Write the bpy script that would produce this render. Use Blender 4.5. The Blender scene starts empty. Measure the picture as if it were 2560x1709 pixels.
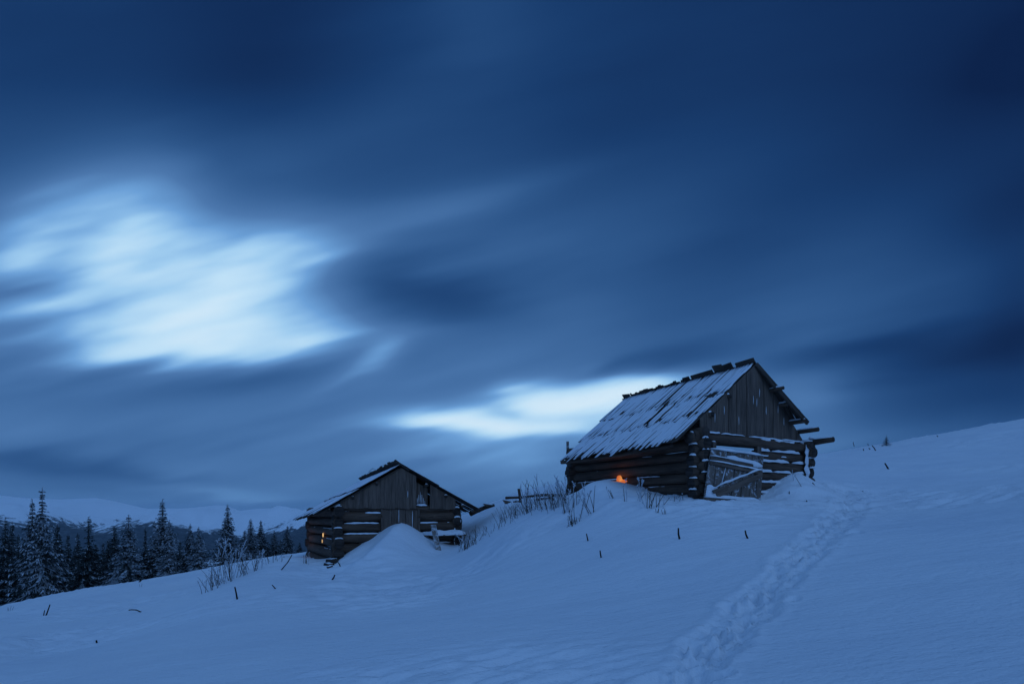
import bpy, math, random
import numpy as np
from mathutils import Vector, Matrix

S = bpy.context.scene
COL = S.collection
F, CX, HY = 1500.0, 1280.0, 1290.0          # focal length, optical axis and eye level in pixels of the 2560 x 1709 photograph


def at(px, py, Y):
    return Vector(((px - CX) / F * Y, Y, (HY - py) / F * Y))


# ------------------------------------------------------------------ camera
cam = bpy.data.cameras.new("camera")
co = bpy.data.objects.new("camera", cam)
COL.objects.link(co)
co.location = (0, 0, 0)
co.rotation_euler = (math.radians(90), 0, 0)
cam.sensor_width = 36
cam.lens = 36 * F / 2560
cam.shift_y = (HY - 854.5) / 2560
cam.clip_start = 0.05
cam.clip_end = 20000
S.camera = co
S.view_settings.view_transform = 'Standard'
S.view_settings.look = 'None'
S.view_settings.exposure = 0
S.view_settings.gamma = 1
S.render.engine = 'CYCLES'
S.cycles.use_denoising = True
S.cycles.max_bounces = 6
S.cycles.volume_bounces = 1


# ------------------------------------------------------------------ sky
def lin(c):
    o = []
    for v in c:
        v = v / 255.0
        o.append(v / 12.92 if v < .04045 else ((v + .055) / 1.055) ** 2.4)
    return o


SKYRAMP = [(0, (11, 33, 72)), (.2, (24, 59, 107)), (.4, (46, 86, 137)), (.6, (76, 119, 172)), (.75, (112, 165, 220)),
           (.9, (176, 218, 247)), (1.0, (226, 242, 252))]
SKYBASE = [(-600, .18), (0, .20), (200, .23), (400, .32), (600, .44), (800, .53), (1000, .57), (1150, .58), (1290, .54)]
# cloud masses: direction (as photo pixel), half sizes, tilt, gain
CLOUDS = [
    (650, 180, 260, 170, 15, -.13), (620, 0, 300, 90, 0, -.06), (1190, 40, 170, 120, 30, .07), (1000, 260, 300, 60, 25, .02),
    (2580, 140, 230, 110, 30, -.09), (2300, 300, 500, 260, 20, -.05), (1500, 330, 300, 160, 20, -.07), (2540, 520, 260, 110, 20, -.12),
    (1900, 560, 500, 120, 20, -.06), (2000, 250, 600, 250, 0, .0), (180, 130, 380, 170, 0, -.05), (2500, 760, 380, 160, 8, -.05),
    (330, 490, 340, 160, 12, .24), (240, 500, 340, 110, 14, .05), (0, 640, 170, 170, 0, .05), (620, 560, 260, 60, 14, .05), (260, 620, 380, 150, 10, .14), (720, 650, 280, 80, 10, .07), (470, 800, 330, 100, 8, .06), (120, 470, 140, 22, 20, .05), (90, 560, 120, 25, 15, .07), (330, 590, 100, 45, 25, .14),
    (240, 650, 140, 45, 15, .12), (620, 640, 260, 90, 12, .18), (800, 640, 110, 30, 8, .10), (700, 600, 120, 25, 12, .05),
    (60, 640, 90, 40, 10, .14), (80, 770, 140, 30, 10, .12), (80, 860, 160, 40, 8, -.04), (60, 730, 110, 20, 12, -.08),
    (470, 780, 300, 110, 8, .36), (620, 855, 240, 60, 10, .30), (600, 740, 140, 50, 15, .10), (330, 870, 160, 40, 0, .14),
    (780, 850, 120, 25, 14, .14), (440, 895, 170, 26, 2, .12),
    (400, 975, 420, 50, 4, -.10), (640, 945, 180, 25, 7, -.10), (200, 940, 200, 35, 0, -.03),
    (560, 440, 90, 110, 60, -.08), (820, 480, 300, 60, 8, -.05),
    (1230, 480, 300, 35, 14, .08), (1060, 520, 260, 60, 10, .06),
    (1140, 760, 170, 65, -4, -.17), (960, 715, 140, 55, 0, -.14), (1250, 700, 250, 80, 8, -.08), (1000, 830, 150, 30, 8, .04),
    (950, 895, 70, 35, 30, .15), (900, 905, 120, 20, 28, .06), (870, 940, 80, 14, 25, .04),
    (1500, 620, 250, 80, 15, .03), (1750, 700, 260, 100, 15, -.07),
    (1500, 1000, 260, 52, 6, .52), (1130, 1050, 150, 28, -2, .46), (1330, 1075, 230, 20, -2, .22), (1560, 980, 140, 40, 8, .16),
    (1290, 965, 60, 16, 8, .16), (1330, 1000, 80, 24, 10, .18), (1280, 1035, 60, 22, 0, -.10), (1420, 1060, 200, 30, 3, .12),
    (1200, 1110, 260, 40, 0, .12), (1480, 935, 90, 16, 15, -.10), (1650, 905, 200, 30, 14, -.16), (1470, 930, 50, 14, 18, .08),
    (1300, 1190, 330, 60, 0, .05),
    (70, 1160, 260, 40, -6, -.16), (350, 1185, 200, 25, -4, -.08), (320, 1130, 400, 40, 0, -.04), (520, 1215, 180, 14, -4, .07),
    (650, 1240, 150, 12, -3, .05), (200, 1220, 250, 14, -3, -.03), (500, 1262, 350, 16, 0, -.04),
    (2400, 885, 290, 85, 8, -.27), (2100, 880, 200, 30, 8, -.14), (2150, 960, 130, 18, 6, -.04), (2300, 760, 300, 55, 16, -.02),
    (2560, 800, 120, 200, 0, -.14), (2020, 1000, 130, 70, 15, .14), (2130, 1090, 160, 45, 8, .06), (2420, 1010, 300, 60, 6, -.16),
    (1900, 850, 150, 40, 10, -.04), (2300, 735, 220, 40, 15, .03), (1700, 820, 200, 60, 15, -.05),
]
AMBIENT = (0.077, 0.202, 0.490)     # the part of the twilight sky above and behind the camera

world = bpy.data.worlds.new("World")
S.world = world
world.use_nodes = True
wn, wl = world.node_tree.nodes, world.node_tree.links
wn.clear()


def N(nodes, typ, **kw):
    n = nodes.new(typ)
    for k, v in kw.items():
        setattr(n, k, v)
    return n


def M(op, a, b=None, c=None, nodes=wn, links=wl):
    n = nodes.new('ShaderNodeMath')
    n.operation = op
    for i, v in enumerate((a, b, c)):
        if v is None:
            continue
        if isinstance(v, (int, float)):
            n.inputs[i].default_value = v
        else:
            links.new(v, n.inputs[i])
    return n.outputs[0]


tc = N(wn, 'ShaderNodeTexCoord')
sep = N(wn, 'ShaderNodeSeparateXYZ')
wl.new(tc.outputs['Generated'], sep.inputs[0])
dy = M('MAXIMUM', sep.outputs[1], .25)
U = M('DIVIDE', sep.outputs[0], dy)
V = M('DIVIDE', sep.outputs[2], dy)
cmb = N(wn, 'ShaderNodeCombineXYZ')
wl.new(U, cmb.inputs[0]); wl.new(V, cmb.inputs[1])
# wind streaks: noise drawn out along the wind
mp = N(wn, 'ShaderNodeMapping', vector_type='TEXTURE')
wl.new(cmb.outputs[0], mp.inputs[0])
mp.inputs['Rotation'].default_value = (0, 0, math.radians(14))
mp.inputs['Scale'].default_value = (.34, .055, 1)
nz = N(wn, 'ShaderNodeTexNoise')
nz.inputs['Scale'].default_value = 1.0
nz.inputs['Detail'].default_value = 2.0
nz.inputs['Roughness'].default_value = .45
wl.new(mp.outputs[0], nz.inputs['Vector'])
warp = M('MULTIPLY', M('SUBTRACT', nz.outputs['Fac'], .5), .06)
V2 = M('ADD', V, warp)
U2 = M('ADD', U, M('MULTIPLY', warp, .8))
vec = N(wn, 'ShaderNodeCombineXYZ')
wl.new(U2, vec.inputs[0]); wl.new(V2, vec.inputs[1]); vec.inputs[2].default_value = 1
# slow vertical tone of the overcast
br = N(wn, 'ShaderNodeValToRGB')
wl.new(M('DIVIDE', V2, 1890 / F), br.inputs[0])
cr = br.color_ramp
for y, t in sorted(SKYBASE, reverse=True):
    p = (HY - y) / 1890
    e = cr.elements[0] if p == 0 else (cr.elements[-1] if y == -600 else cr.elements.new(p))
    e.position = p
    e.color = (t, t, t, 1)
acc = M('MULTIPLY_ADD', M('MINIMUM', M('MAXIMUM', U, 0.0), .9), -.17, br.outputs[0])
for x0, y0, rx, ry, rot, a in CLOUDS:
    c, s = math.cos(math.radians(rot)), math.sin(math.radians(rot))
    dots = []
    for k1, k2, r in ((c, s, rx), (-s, c, ry)):
        d = N(wn, 'ShaderNodeVectorMath', operation='DOT_PRODUCT')
        wl.new(vec.outputs[0], d.inputs[0])
        d.inputs[1].default_value = (F * k1 / r, F * k2 / r, ((CX - x0) * k1 + (y0 - HY) * k2) / r)
        dots.append(d.outputs['Value'])
    r2 = M('MULTIPLY_ADD', dots[0], dots[0], M('MULTIPLY', dots[1], dots[1]))
    acc = M('MULTIPLY_ADD', M('POWER', 1 / math.e, r2), a, acc)
acc = M('MULTIPLY_ADD', M('SUBTRACT', nz.outputs['Fac'], .5), M('MULTIPLY', acc, .36), acc)
# torn wisps where the cloud thins
mp2 = N(wn, 'ShaderNodeMapping', vector_type='TEXTURE')
wl.new(cmb.outputs[0], mp2.inputs[0])
mp2.inputs['Rotation'].default_value = (0, 0, math.radians(13))
mp2.inputs['Scale'].default_value = (.12, .030, 1)
nz2 = N(wn, 'ShaderNodeTexNoise')
nz2.inputs['Scale'].default_value = 1.0
nz2.inputs['Detail'].default_value = 1.6
nz2.inputs['Roughness'].default_value = .5
wl.new(mp2.outputs[0], nz2.inputs['Vector'])
wm = N(wn, 'ShaderNodeMapRange', interpolation_type='SMOOTHSTEP')
wl.new(acc, wm.inputs[0])
wm.inputs[1].default_value = .56
wm.inputs[2].default_value = .95
acc = M('MULTIPLY_ADD', M('MULTIPLY', M('SUBTRACT', nz2.outputs['Fac'], .5), wm.outputs[0]), .30, acc)
# the brightest openings level off softly
over = M('MAXIMUM', M('SUBTRACT', acc, .74), 0.0)
acc = M('ADD', M('MINIMUM', acc, .74), M('MULTIPLY', M('SUBTRACT', 1.0, M('POWER', 1 / math.e, M('MULTIPLY', over, 4.6))), .26))
ramp = N(wn, 'ShaderNodeValToRGB')
cr = ramp.color_ramp
NS = 16
for i in range(NS):
    t = i / (NS - 1)
    e = cr.elements[0] if i == 0 else (cr.elements[-1] if i == NS - 1 else cr.elements.new(t))
    e.position = t
    e.color = (*lin([np.interp(t, [k[0] for k in SKYRAMP], [k[1][j] for k in SKYRAMP]) for j in range(3)]), 1)
wl.new(acc, ramp.inputs[0])
mask = N(wn, 'ShaderNodeMapRange', interpolation_type='SMOOTHSTEP')
wl.new(sep.outputs[1], mask.inputs[0])
mask.inputs[1].default_value = .25
mask.inputs[2].default_value = .6
mx = N(wn, 'ShaderNodeMixRGB')
wl.new(mask.outputs[0], mx.inputs[0])
mx.inputs[1].default_value = (*AMBIENT, 1)
wl.new(ramp.outputs[0], mx.inputs[2])
sky = N(wn, 'ShaderNodeTexSky', sky_type='NISHITA', sun_disc=False, sun_elevation=math.radians(1), sun_rotation=math.radians(145))
sk = N(wn, 'ShaderNodeMixRGB', blend_type='ADD')
sk.inputs[0].default_value = .0001
wl.new(mx.outputs[0], sk.inputs[1]); wl.new(sky.outputs[0], sk.inputs[2])
bg = N(wn, 'ShaderNodeBackground')
bg.inputs[1].default_value = 1.0
wl.new(sk.outputs[0], bg.inputs[0])
wo = N(wn, 'ShaderNodeOutputWorld')
wl.new(bg.outputs[0], wo.inputs[0])

sun = bpy.data.lights.new("sun", 'SUN')
sun.energy = .30
sun.angle = math.radians(30)
sun.color = (.36, .62, 1.0)
so = bpy.data.objects.new("sun", sun)
COL.objects.link(so)
so.rotation_euler = (math.radians(60), 0, math.radians(35))      # glow of the sky from behind the camera, on its right


# ------------------------------------------------------------------ noise
_rng = np.random.RandomState(7)
_perm = np.concatenate([_rng.permutation(256)] * 3)
_grad = np.stack([np.cos(np.arange(256) * 2.399), np.sin(np.arange(256) * 2.399)], -1)


def perlin(x, y):
    xi, yi = np.floor(x).astype(int), np.floor(y).astype(int)
    xf, yf = x - xi, y - yi
    u, v = xf ** 3 * (xf * (xf * 6 - 15) + 10), yf ** 3 * (yf * (yf * 6 - 15) + 10)

    def g(i, j):
        h = _perm[_perm[(xi + i) & 255] + ((yi + j) & 255)]
        return _grad[h, 0] * (xf - i) + _grad[h, 1] * (yf - j)
    a = g(0, 0) * (1 - u) + g(1, 0) * u
    b = g(0, 1) * (1 - u) + g(1, 1) * u
    return (a * (1 - v) + b * v) * 1.5


def fbm(x, y, n=4, k=.5):
    o, a, f = 0, 1, 1
    for i in range(n):
        o = o + a * perlin(x * f + 17.3 * i, y * f - 9.1 * i)
        a *= k
        f *= 2.03
    return o


def sstep(a, b, x):
    t = np.clip((x - a) / (b - a), 0, 1)
    return t * t * (3 - 2 * t)


# ------------------------------------------------------------------ materials
MATS = {}


def mat(name):
    m = bpy.data.materials.new(name)
    m.use_nodes = True
    nt = m.node_tree
    b = nt.nodes['Principled BSDF']
    MATS[name] = m
    return m, nt.nodes, nt.links, b


def noise(nd, lk, vec, scale, detail=3, rough=.55, stretch=None, rot=None):
    if stretch or rot:
        mpn = nd.new('ShaderNodeMapping')
        lk.new(vec, mpn.inputs[0])
        if stretch:
            mpn.inputs['Scale'].default_value = stretch
        if rot:
            mpn.inputs['Rotation'].default_value = rot
        vec = mpn.outputs[0]
    n = nd.new('ShaderNodeTexNoise')
    n.inputs['Scale'].default_value = scale
    n.inputs['Detail'].default_value = detail
    n.inputs['Roughness'].default_value = rough
    lk.new(vec, n.inputs['Vector'])
    return n.outputs['Fac']


def colramp(nd, lk, fac, stops):
    r = nd.new('ShaderNodeValToRGB')
    lk.new(fac, r.inputs[0])
    for i, (p, c) in enumerate(stops):
        e = r.color_ramp.elements[i] if i < 2 else r.color_ramp.elements.new(p)
        e.position = p
        e.color = (*c, 1)
    return r.outputs[0]


def bump(nd, lk, b, h, strength, dist, prev=None):
    n = nd.new('ShaderNodeBump')
    n.inputs['Strength'].default_value = strength
    n.inputs['Distance'].default_value = dist
    lk.new(h, n.inputs['Height'])
    if prev is not None:
        lk.new(prev, n.inputs['Normal'])
    if b is not None:
        lk.new(n.outputs[0], b.inputs['Normal'])
    return n.outputs[0]


def wood(name, dark, light, grain=1.0, frost=0.0):
    m, nd, lk, b = mat(name)
    uv = nd.new('ShaderNodeUVMap')
    g = noise(nd, lk, uv.outputs[0], 1, 5, .65, (2.2, 55 * grain, 1))
    big = noise(nd, lk, uv.outputs[0], 1, 2, .5, (.9, 5, 1))
    mixf = nd.new('ShaderNodeMath'); mixf.operation = 'MULTIPLY_ADD'
    lk.new(g, mixf.inputs[0]); mixf.inputs[1].default_value = .6
    mm = nd.new('ShaderNodeMath'); mm.operation = 'MULTIPLY'; lk.new(big, mm.inputs[0]); mm.inputs[1].default_value = .4
    lk.new(mm.outputs[0], mixf.inputs[2])
    c = colramp(nd, lk, mixf.outputs[0], [(.36, dark), (.64, light)])
    if frost:
        geo = nd.new('ShaderNodeTexCoord')
        fn = noise(nd, lk, geo.outputs['Object'], 9, 4, .7)
        fr = nd.new('ShaderNodeMapRange')
        lk.new(fn, fr.inputs[0])
        fr.inputs[1].default_value = .62 - frost * .2
        fr.inputs[2].default_value = .72 - frost * .1
        mxr = nd.new('ShaderNodeMixRGB')
        lk.new(fr.outputs[0], mxr.inputs[0]); lk.new(c, mxr.inputs[1])
        mxr.inputs[2].default_value = (.5, .53, .58, 1)
        c = mxr.outputs[0]
    lk.new(c, b.inputs['Base Color'])
    b.inputs['Roughness'].default_value = .85
    b.inputs['Specular IOR Level'].default_value = .25
    bump(nd, lk, b, g, .5, .012)
    return m


wood('log_wood', (.034, .021, .015), (.140, .090, .064))
wood('log_end', (.012, .009, .008), (.075, .055, .045), .35)
wood('board_wood', (.052, .036, .029), (.180, .130, .103))
wood('roof_wood', (.022, .017, .014), (.085, .064, .052))
wood('door_wood', (.065, .05, .042), (.20, .155, .13), 1, .45)
wood('frosted_wood', (.09, .075, .065), (.26, .21, .18), 1, .9)

m, nd, lk, b = mat('snow')
tco = nd.new('ShaderNodeTexCoord')
b.inputs['Roughness'].default_value = .7
b.inputs['Specular IOR Level'].default_value = .2
tint = noise(nd, lk, tco.outputs['Object'], .35, 3)
lk.new(colramp(nd, lk, tint, [(.3, (.76, .78, .82)), (.7, (.83, .84, .86))]), b.inputs['Base Color'])
n1 = bump(nd, lk, None, noise(nd, lk, tco.outputs['Object'], 1, 5, .68, (1.7, 4.2, 1.7), (0, 0, math.radians(-12))), .48, .10)
n2 = bump(nd, lk, None, noise(nd, lk, tco.outputs['Object'], 16, 4, .65), .7, .02, n1)
bump(nd, lk, b, noise(nd, lk, tco.outputs['Object'], 70, 2, .6), .35, .008, n2)

m, nd, lk, b = mat('roof_snow')
tco = nd.new('ShaderNodeTexCoord')
b.inputs['Roughness'].default_value = .75
b.inputs['Base Color'].default_value = (.72, .745, .79, 1)
b.inputs['Specular IOR Level'].default_value = .15
bump(nd, lk, b, noise(nd, lk, tco.outputs['Object'], 22, 3), .5, .02)

m, nd, lk, b = mat('mountain_snow')
geo = nd.new('ShaderNodeNewGeometry')
att = nd.new('ShaderNodeAttribute'); att.attribute_name = 'forest'
speck = noise(nd, lk, geo.outputs['Position'], .045, 4, .7, (1, 1, 1))
streak = noise(nd, lk, geo.outputs['Position'], .012, 4, .65, (2.4, .4, .3))
add = nd.new('ShaderNodeMath'); add.operation = 'MULTIPLY_ADD'
lk.new(speck, add.inputs[0]); add.inputs[1].default_value = .9
lk.new(att.outputs['Fac'], add.inputs[2])
add2 = nd.new('ShaderNodeMath'); add2.operation = 'MULTIPLY_ADD'
lk.new(streak, add2.inputs[0]); add2.inputs[1].default_value = 1.1; lk.new(add.outputs[0], add2.inputs[2])
fr = nd.new('ShaderNodeMapRange')
lk.new(add2.outputs[0], fr.inputs[0])
fr.inputs[1].default_value = 1.36
fr.inputs[2].default_value = 1.50
fcol = colramp(nd, lk, noise(nd, lk, geo.outputs['Position'], .05, 3, .7), [(.35, (.025, .04, .05)), (.7, (.09, .115, .135))])
mxr = nd.new('ShaderNodeMixRGB')
lk.new(fr.outputs[0], mxr.inputs[0])
mxr.inputs[1].default_value = (.92, .93, .95, 1)
lk.new(fcol, mxr.inputs[2])
lk.new(mxr.outputs[0], b.inputs['Base Color'])
b.inputs['Roughness'].default_value = .9
b.inputs['Specular IOR Level'].default_value = .05


def simple(name, c1, c2, scale=6, rough=.9):
    m, nd, lk, b = mat(name)
    t = nd.new('ShaderNodeTexCoord')
    lk.new(colramp(nd, lk, noise(nd, lk, t.outputs['Object'], scale, 3), [(.35, c1), (.65, c2)]), b.inputs['Base Color'])
    b.inputs['Roughness'].default_value = rough
    b.inputs['Specular IOR Level'].default_value = .1
    return m


simple('needles', (.014, .02, .02), (.06, .072, .072), 2.5)
simple('frosted_needles', (.24, .27, .30), (.58, .61, .65), 2.5)
simple('bark', (.02, .016, .014), (.06, .05, .045), 5)
simple('dry_stem', (.035, .026, .02), (.10, .075, .055), 9)
simple('frosted_stem', (.30, .33, .37), (.62, .65, .70), 14)
simple('dark_stick', (.008, .007, .007), (.03, .025, .022), 9)

m, nd, lk, b = mat('firelight')  # emission imitates firelight falling on the log wall
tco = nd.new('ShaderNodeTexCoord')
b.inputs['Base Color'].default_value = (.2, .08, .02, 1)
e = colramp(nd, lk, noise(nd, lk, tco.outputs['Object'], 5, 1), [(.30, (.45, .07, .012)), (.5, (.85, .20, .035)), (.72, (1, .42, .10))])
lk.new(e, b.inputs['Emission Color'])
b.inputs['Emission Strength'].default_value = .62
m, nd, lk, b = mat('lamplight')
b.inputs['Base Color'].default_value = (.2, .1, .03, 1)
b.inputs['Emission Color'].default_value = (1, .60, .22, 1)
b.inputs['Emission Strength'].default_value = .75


# ------------------------------------------------------------------ mesh builder
class MB:
    def __init__(s):
        s.v, s.f, s.m, s.uv = [], [], [], []

    def face(s, idx, mi=0, uv=None):
        s.f.append(tuple(idx)); s.m.append(mi)
        s.uv.append(uv if uv else [(0, 0)] * len(idx))

    def hexa(s, p, mi=0, ax=0):
        """box from eight corners p[x][y][z] flattened 000,100,010,110,001,101,011,111; ax = grain axis"""
        o = len(s.v)
        s.v += [tuple(q) for q in p]
        r = random.random() * 50
        for q in ((0, 2, 3, 1), (4, 5, 7, 6), (0, 1, 5, 4), (2, 6, 7, 3), (0, 4, 6, 2), (1, 3, 7, 5)):
            uv = []
            a0 = Vector(p[q[0]])
            L = max((1, 2, 4)[ax] and (Vector(p[(1, 2, 4)[ax]]) - Vector(p[0])).length, 1e-6)
            d = (Vector(p[(1, 2, 4)[ax]]) - Vector(p[0])) / L
            for i in q:
                w = Vector(p[i]) - Vector(p[0])
                u = w.dot(d)
                pr = w - d * u
                uv.append((u + r, (pr.x + pr.y + pr.z) + r * 3))
            s.face([o + i for i in q], mi, uv)

    def box(s, c, ex, ey, ez, mi=0, ax=0):
        """oriented box: centre and three half-extent vectors"""
        c, ex, ey, ez = Vector(c), Vector(ex), Vector(ey), Vector(ez)
        s.hexa([c + ex * a + ey * b_ + ez * d for d in (-1, 1) for b_ in (-1, 1) for a in (-1, 1)], mi, ax)

    def tube(s, pts, rad, n=8, mi=0, mend=None, rough=0.0, ends=True, flat=0.0):
        pts = [Vector(p) for p in pts]
        o = len(s.v)
        k = len(pts)
        r0 = random.random() * 50
        dist = 0
        ref = None
        prof = [1 + rough * random.uniform(-1, 1) for _ in range(n)]
        for i, p in enumerate(pts):
            d = (pts[min(i + 1, k - 1)] - pts[max(i - 1, 0)]).normalized()
            if ref is None:
                ref = Vector((0, 0, 1)) if abs(d.z) < .8 else Vector((1, 0, 0))
            a = d.cross(ref).normalized()
            b_ = a.cross(d).normalized()
            r = rad[i] if hasattr(rad, '__len__') else rad
            for j in range(n):
                t = 2 * math.pi * j / n
                rr = r * prof[j] * (1 + rough * .5 * random.uniform(-1, 1))
                s.v.append(tuple(p + a * math.cos(t) * rr + b_ * math.sin(t) * rr * (1 - flat)))
        for i in range(k - 1):
            L = (pts[i + 1] - pts[i]).length
            r = rad[i] if hasattr(rad, '__len__') else rad
            for j in range(n):
                j2 = (j + 1) % n
                w = 2 * math.pi * r / n
                s.face((o + i * n + j, o + i * n + j2, o + (i + 1) * n + j2, o + (i + 1) * n + j), mi,
                       [(dist + r0, j * w + r0), (dist + r0, (j + 1) * w + r0), (dist + L + r0, (j + 1) * w + r0), (dist + L + r0, j * w + r0)])
            dist += L
        if ends:
            me = mi if mend is None else mend
            for i, rev in ((0, True), (k - 1, False)):
                ring = [o + i * n + j for j in range(n)]
                r = rad[i] if hasattr(rad, '__len__') else rad
                uv = [(r * math.cos(2 * math.pi * j / n) * .5 + r0, r * math.sin(2 * math.pi * j / n) + r0) for j in range(n)]
                if rev:
                    ring, uv = ring[::-1], uv[::-1]
                s.face(ring, me, uv)

    def log(s, a, b_, r, n=10):
        a, b_ = Vector(a), Vector(b_)
        L = (b_ - a).length
        k = max(3, int(L / .28) + 2)
        bow = Vector((random.uniform(-1, 1), random.uniform(-1, 1), random.uniform(-1, 1))) * .012 * min(L, 3)
        pts, rad = [], []
        t0 = random.uniform(.92, 1.0)
        for i in range(k):
            t = i / (k - 1)
            pts.append(a.lerp(b_, t) + bow * math.sin(math.pi * t))
            rad.append(r * (t0 + (1.04 - t0) * t) * random.uniform(.965, 1.03))
        s.tube(pts, rad, n, 0, 1, .045)

    def lump(s, pts, side, up, w, h, mi=0, jit=.3, tip=.35):
        """strip of snow lying along pts"""
        pts = [Vector(p) for p in pts]
        side, up = Vector(side).normalized(), Vector(up).normalized()
        k = len(pts)
        o = len(s.v)
        prof = [(-1, -.25), (-.85, .45), (-.35, .95), (.35, .95), (.85, .45), (1, -.25)]
        n = len(prof)
        for i, p in enumerate(pts):
            e = min(1.0, tip + 1.3 * min(i, k - 1 - i) / max(1, (k - 1) * .25)) if k > 2 else 1
            ww = w * e * random.uniform(1 - jit, 1 + jit)
            hh = h * e * random.uniform(1 - jit, 1 + jit)
            for x, z in prof:
                s.v.append(tuple(p + side * x * ww + up * z * hh))
        for i in range(k - 1):
            for j in range(n - 1):
                s.face((o + i * n + j, o + i * n + j + 1, o + (i + 1) * n + j + 1, o + (i + 1) * n + j), mi)
        for i in (0, k - 1):
            ring = [o + i * n + j for j in range(n)]
            s.face(ring if i else ring[::-1], mi)

    def build(s, name, mats, parent=None, smooth=False):
        me = bpy.data.meshes.new(name)
        me.from_pydata(s.v, [], s.f)
        for m_ in mats:
            me.materials.append(MATS[m_])
        me.polygons.foreach_set('material_index', s.m)
        if smooth:
            me.polygons.foreach_set('use_smooth', [True] * len(s.f))
        ul = me.uv_layers.new(name='UVMap')
        ul.data.foreach_set('uv', [c for f in s.uv for t in f for c in t])
        me.update()
        o = bpy.data.objects.new(name, me)
        COL.objects.link(o)
        if parent is not None:
            o.parent = parent
            if name in ('snow_crust', 'roof_snow'):
                o['kind'] = 'stuff'
        return o


def tag(o, label, cat, group=None):
    o['label'] = label
    o['category'] = cat
    if group:
        o['group'] = group
    return o


def empty(name, loc, rz=0):
    o = bpy.data.objects.new(name, None)
    COL.objects.link(o)
    o.location = loc
    o.rotation_euler = (0, 0, rz)
    return o


# ------------------------------------------------------------------ terrain
PA, PB, PC = -1.5, .147, .035
CTRL = [  # (photo x, photo y, distance): surveyed points of the snow surface
    (0, 1520, 25), (170, 1482, 27), (330, 1458, 28), (430, 1441, 29), (510, 1426, 30), (600, 1407, 32), (700, 1388, 34), (790, 1378, 35),
    (250, 1530, 18), (100, 1620, 12),
    (500, 1476, 17.5), (560, 1452, 18), (640, 1420, 18.8), (740, 1391, 20.2), (640, 1440, 16.8), (560, 1448, 22), (640, 1424, 23.5), (720, 1399, 25.5),
    (832, 1404, 19.4), (775, 1391, 23.5), (800, 1400, 21.3), (820, 1430, 17.8), (740, 1420, 17.8), (700, 1480, 13.5),
    (997, 1314, 20.15), (950, 1338, 19.9), (905, 1362, 19.7), (870, 1385, 19.4), (1040, 1330, 20.5), (1078, 1352, 20.7), (1140, 1368, 21.1),
    (970, 1352, 19.4), (945, 1378, 18.7), (910, 1405, 18.0), (860, 1432, 17.2), (1050, 1378, 19.3), (1100, 1385, 19.5), (1020, 1405, 17.8),
    (893, 1402, 18.8), (925, 1372, 19.4), (900, 1480, 14),
    (1000, 1345, 23), (900, 1375, 23), (950, 1362, 25),
    (1175, 1290, 25), (1220, 1267, 24), (1300, 1248, 22), (1400, 1236, 20), (1200, 1318, 22), (1255, 1288, 21), (1180, 1345, 20.5),
    (1165, 1366, 18.6), (1220, 1333, 17.9), (1290, 1290, 17.2), (1340, 1268, 17), (1300, 1330, 15), (1200, 1400, 15.5), (1400, 1335, 13.5), (1400, 1300, 14.6),
    (1515, 1202, 15.3), (1470, 1212, 15.4), (1430, 1240, 16.2), (1580, 1222, 14.9), (1630, 1240, 14.4), (1690, 1256, 13.6), (1515, 1250, 14.1),
    (1440, 1280, 14.6), (1560, 1300, 12.6), (1740, 1264, 12.9), (1850, 1257, 13.6), (1910, 1257, 13.9), (2000, 1265, 13.6), (1740, 1320, 10.8),
    (1960, 1218, 14.95), (2005, 1188, 15.5), (2040, 1208, 15.9), (1930, 1248, 14.6), (2040, 1245, 14.6), (2075, 1225, 16), (2110, 1195, 19),
    (1600, 1215, 17), (1500, 1225, 18), (1750, 1205, 17), (1480, 1222, 20), (1750, 1195, 21), (1950, 1180, 19),
    (2560, 1051, 44), (2400, 1078, 46), (2300, 1095, 48), (2200, 1112, 50), (2100, 1128, 53), (2040, 1138, 56), (1700, 1180, 45), (1400, 1240, 40),
    (2560, 1062, 80), (2300, 1112, 90), (2100, 1145, 100), (1700, 1230, 90), (1400, 1290, 80),
    (0, 1540, 45), (-200, 1580, 40), (100, 1520, 46), (300, 1480, 48), (420, 1460, 50), (500, 1437, 52), (600, 1415, 60), (700, 1393, 62), (790, 1383, 60),
    (528, 1412, 74), (525, 1400, 90), (100, 1560, 80), (300, 1520, 90), (700, 1410, 100), (900, 1400, 80), (1200, 1330, 70),
    (-600, 1700, 30), (-600, 1760, 60),
    (0, 1600, 180), (400, 1540, 180), (800, 1470, 180), (1200, 1400, 180), (1700, 1280, 180), (2300, 1170, 180), (2800, 1060, 180),
    (0, 1600, 330), (400, 1560, 330), (800, 1520, 330), (1200, 1440, 330), (1700, 1330, 330), (2300, 1200, 330), (2800, 1100, 330),
]
ZERO = [(-6.7, 7.9), (0, 4.8), (3.4, 4), (-3, 2), (3, 2), (0, .5), (-8, 3), (8, 3), (0, -6), (-20, -6), (20, -6), (-3, 9), (2, 8), (7, 8), (12, 12),
        (-60, -10), (60, -10), (0, -60), (-120, -60), (120, -60), (16, 20), (24, 26), (-10, 12), (0, 12), (20, 8), (-16, 10)]
_P = [tuple(at(*c)) for c in CTRL] + [(x, y, PA + PB * x + PC * y) for x, y in ZERO]
_P = np.array(_P)
_SC = 10.0


def _kern(r2):
    return np.where(r2 > 1e-12, r2 * np.log(np.maximum(r2, 1e-12)), 0) * .5


def _warpxy(x, y):
    """compress far distances so that far survey points do not swamp near ones"""
    r = np.hypot(x, y) + 8e-5
    k = np.log1p(r / 12.0) * 12.0 / r
    return x * k / _SC, y * k / _SC


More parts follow.
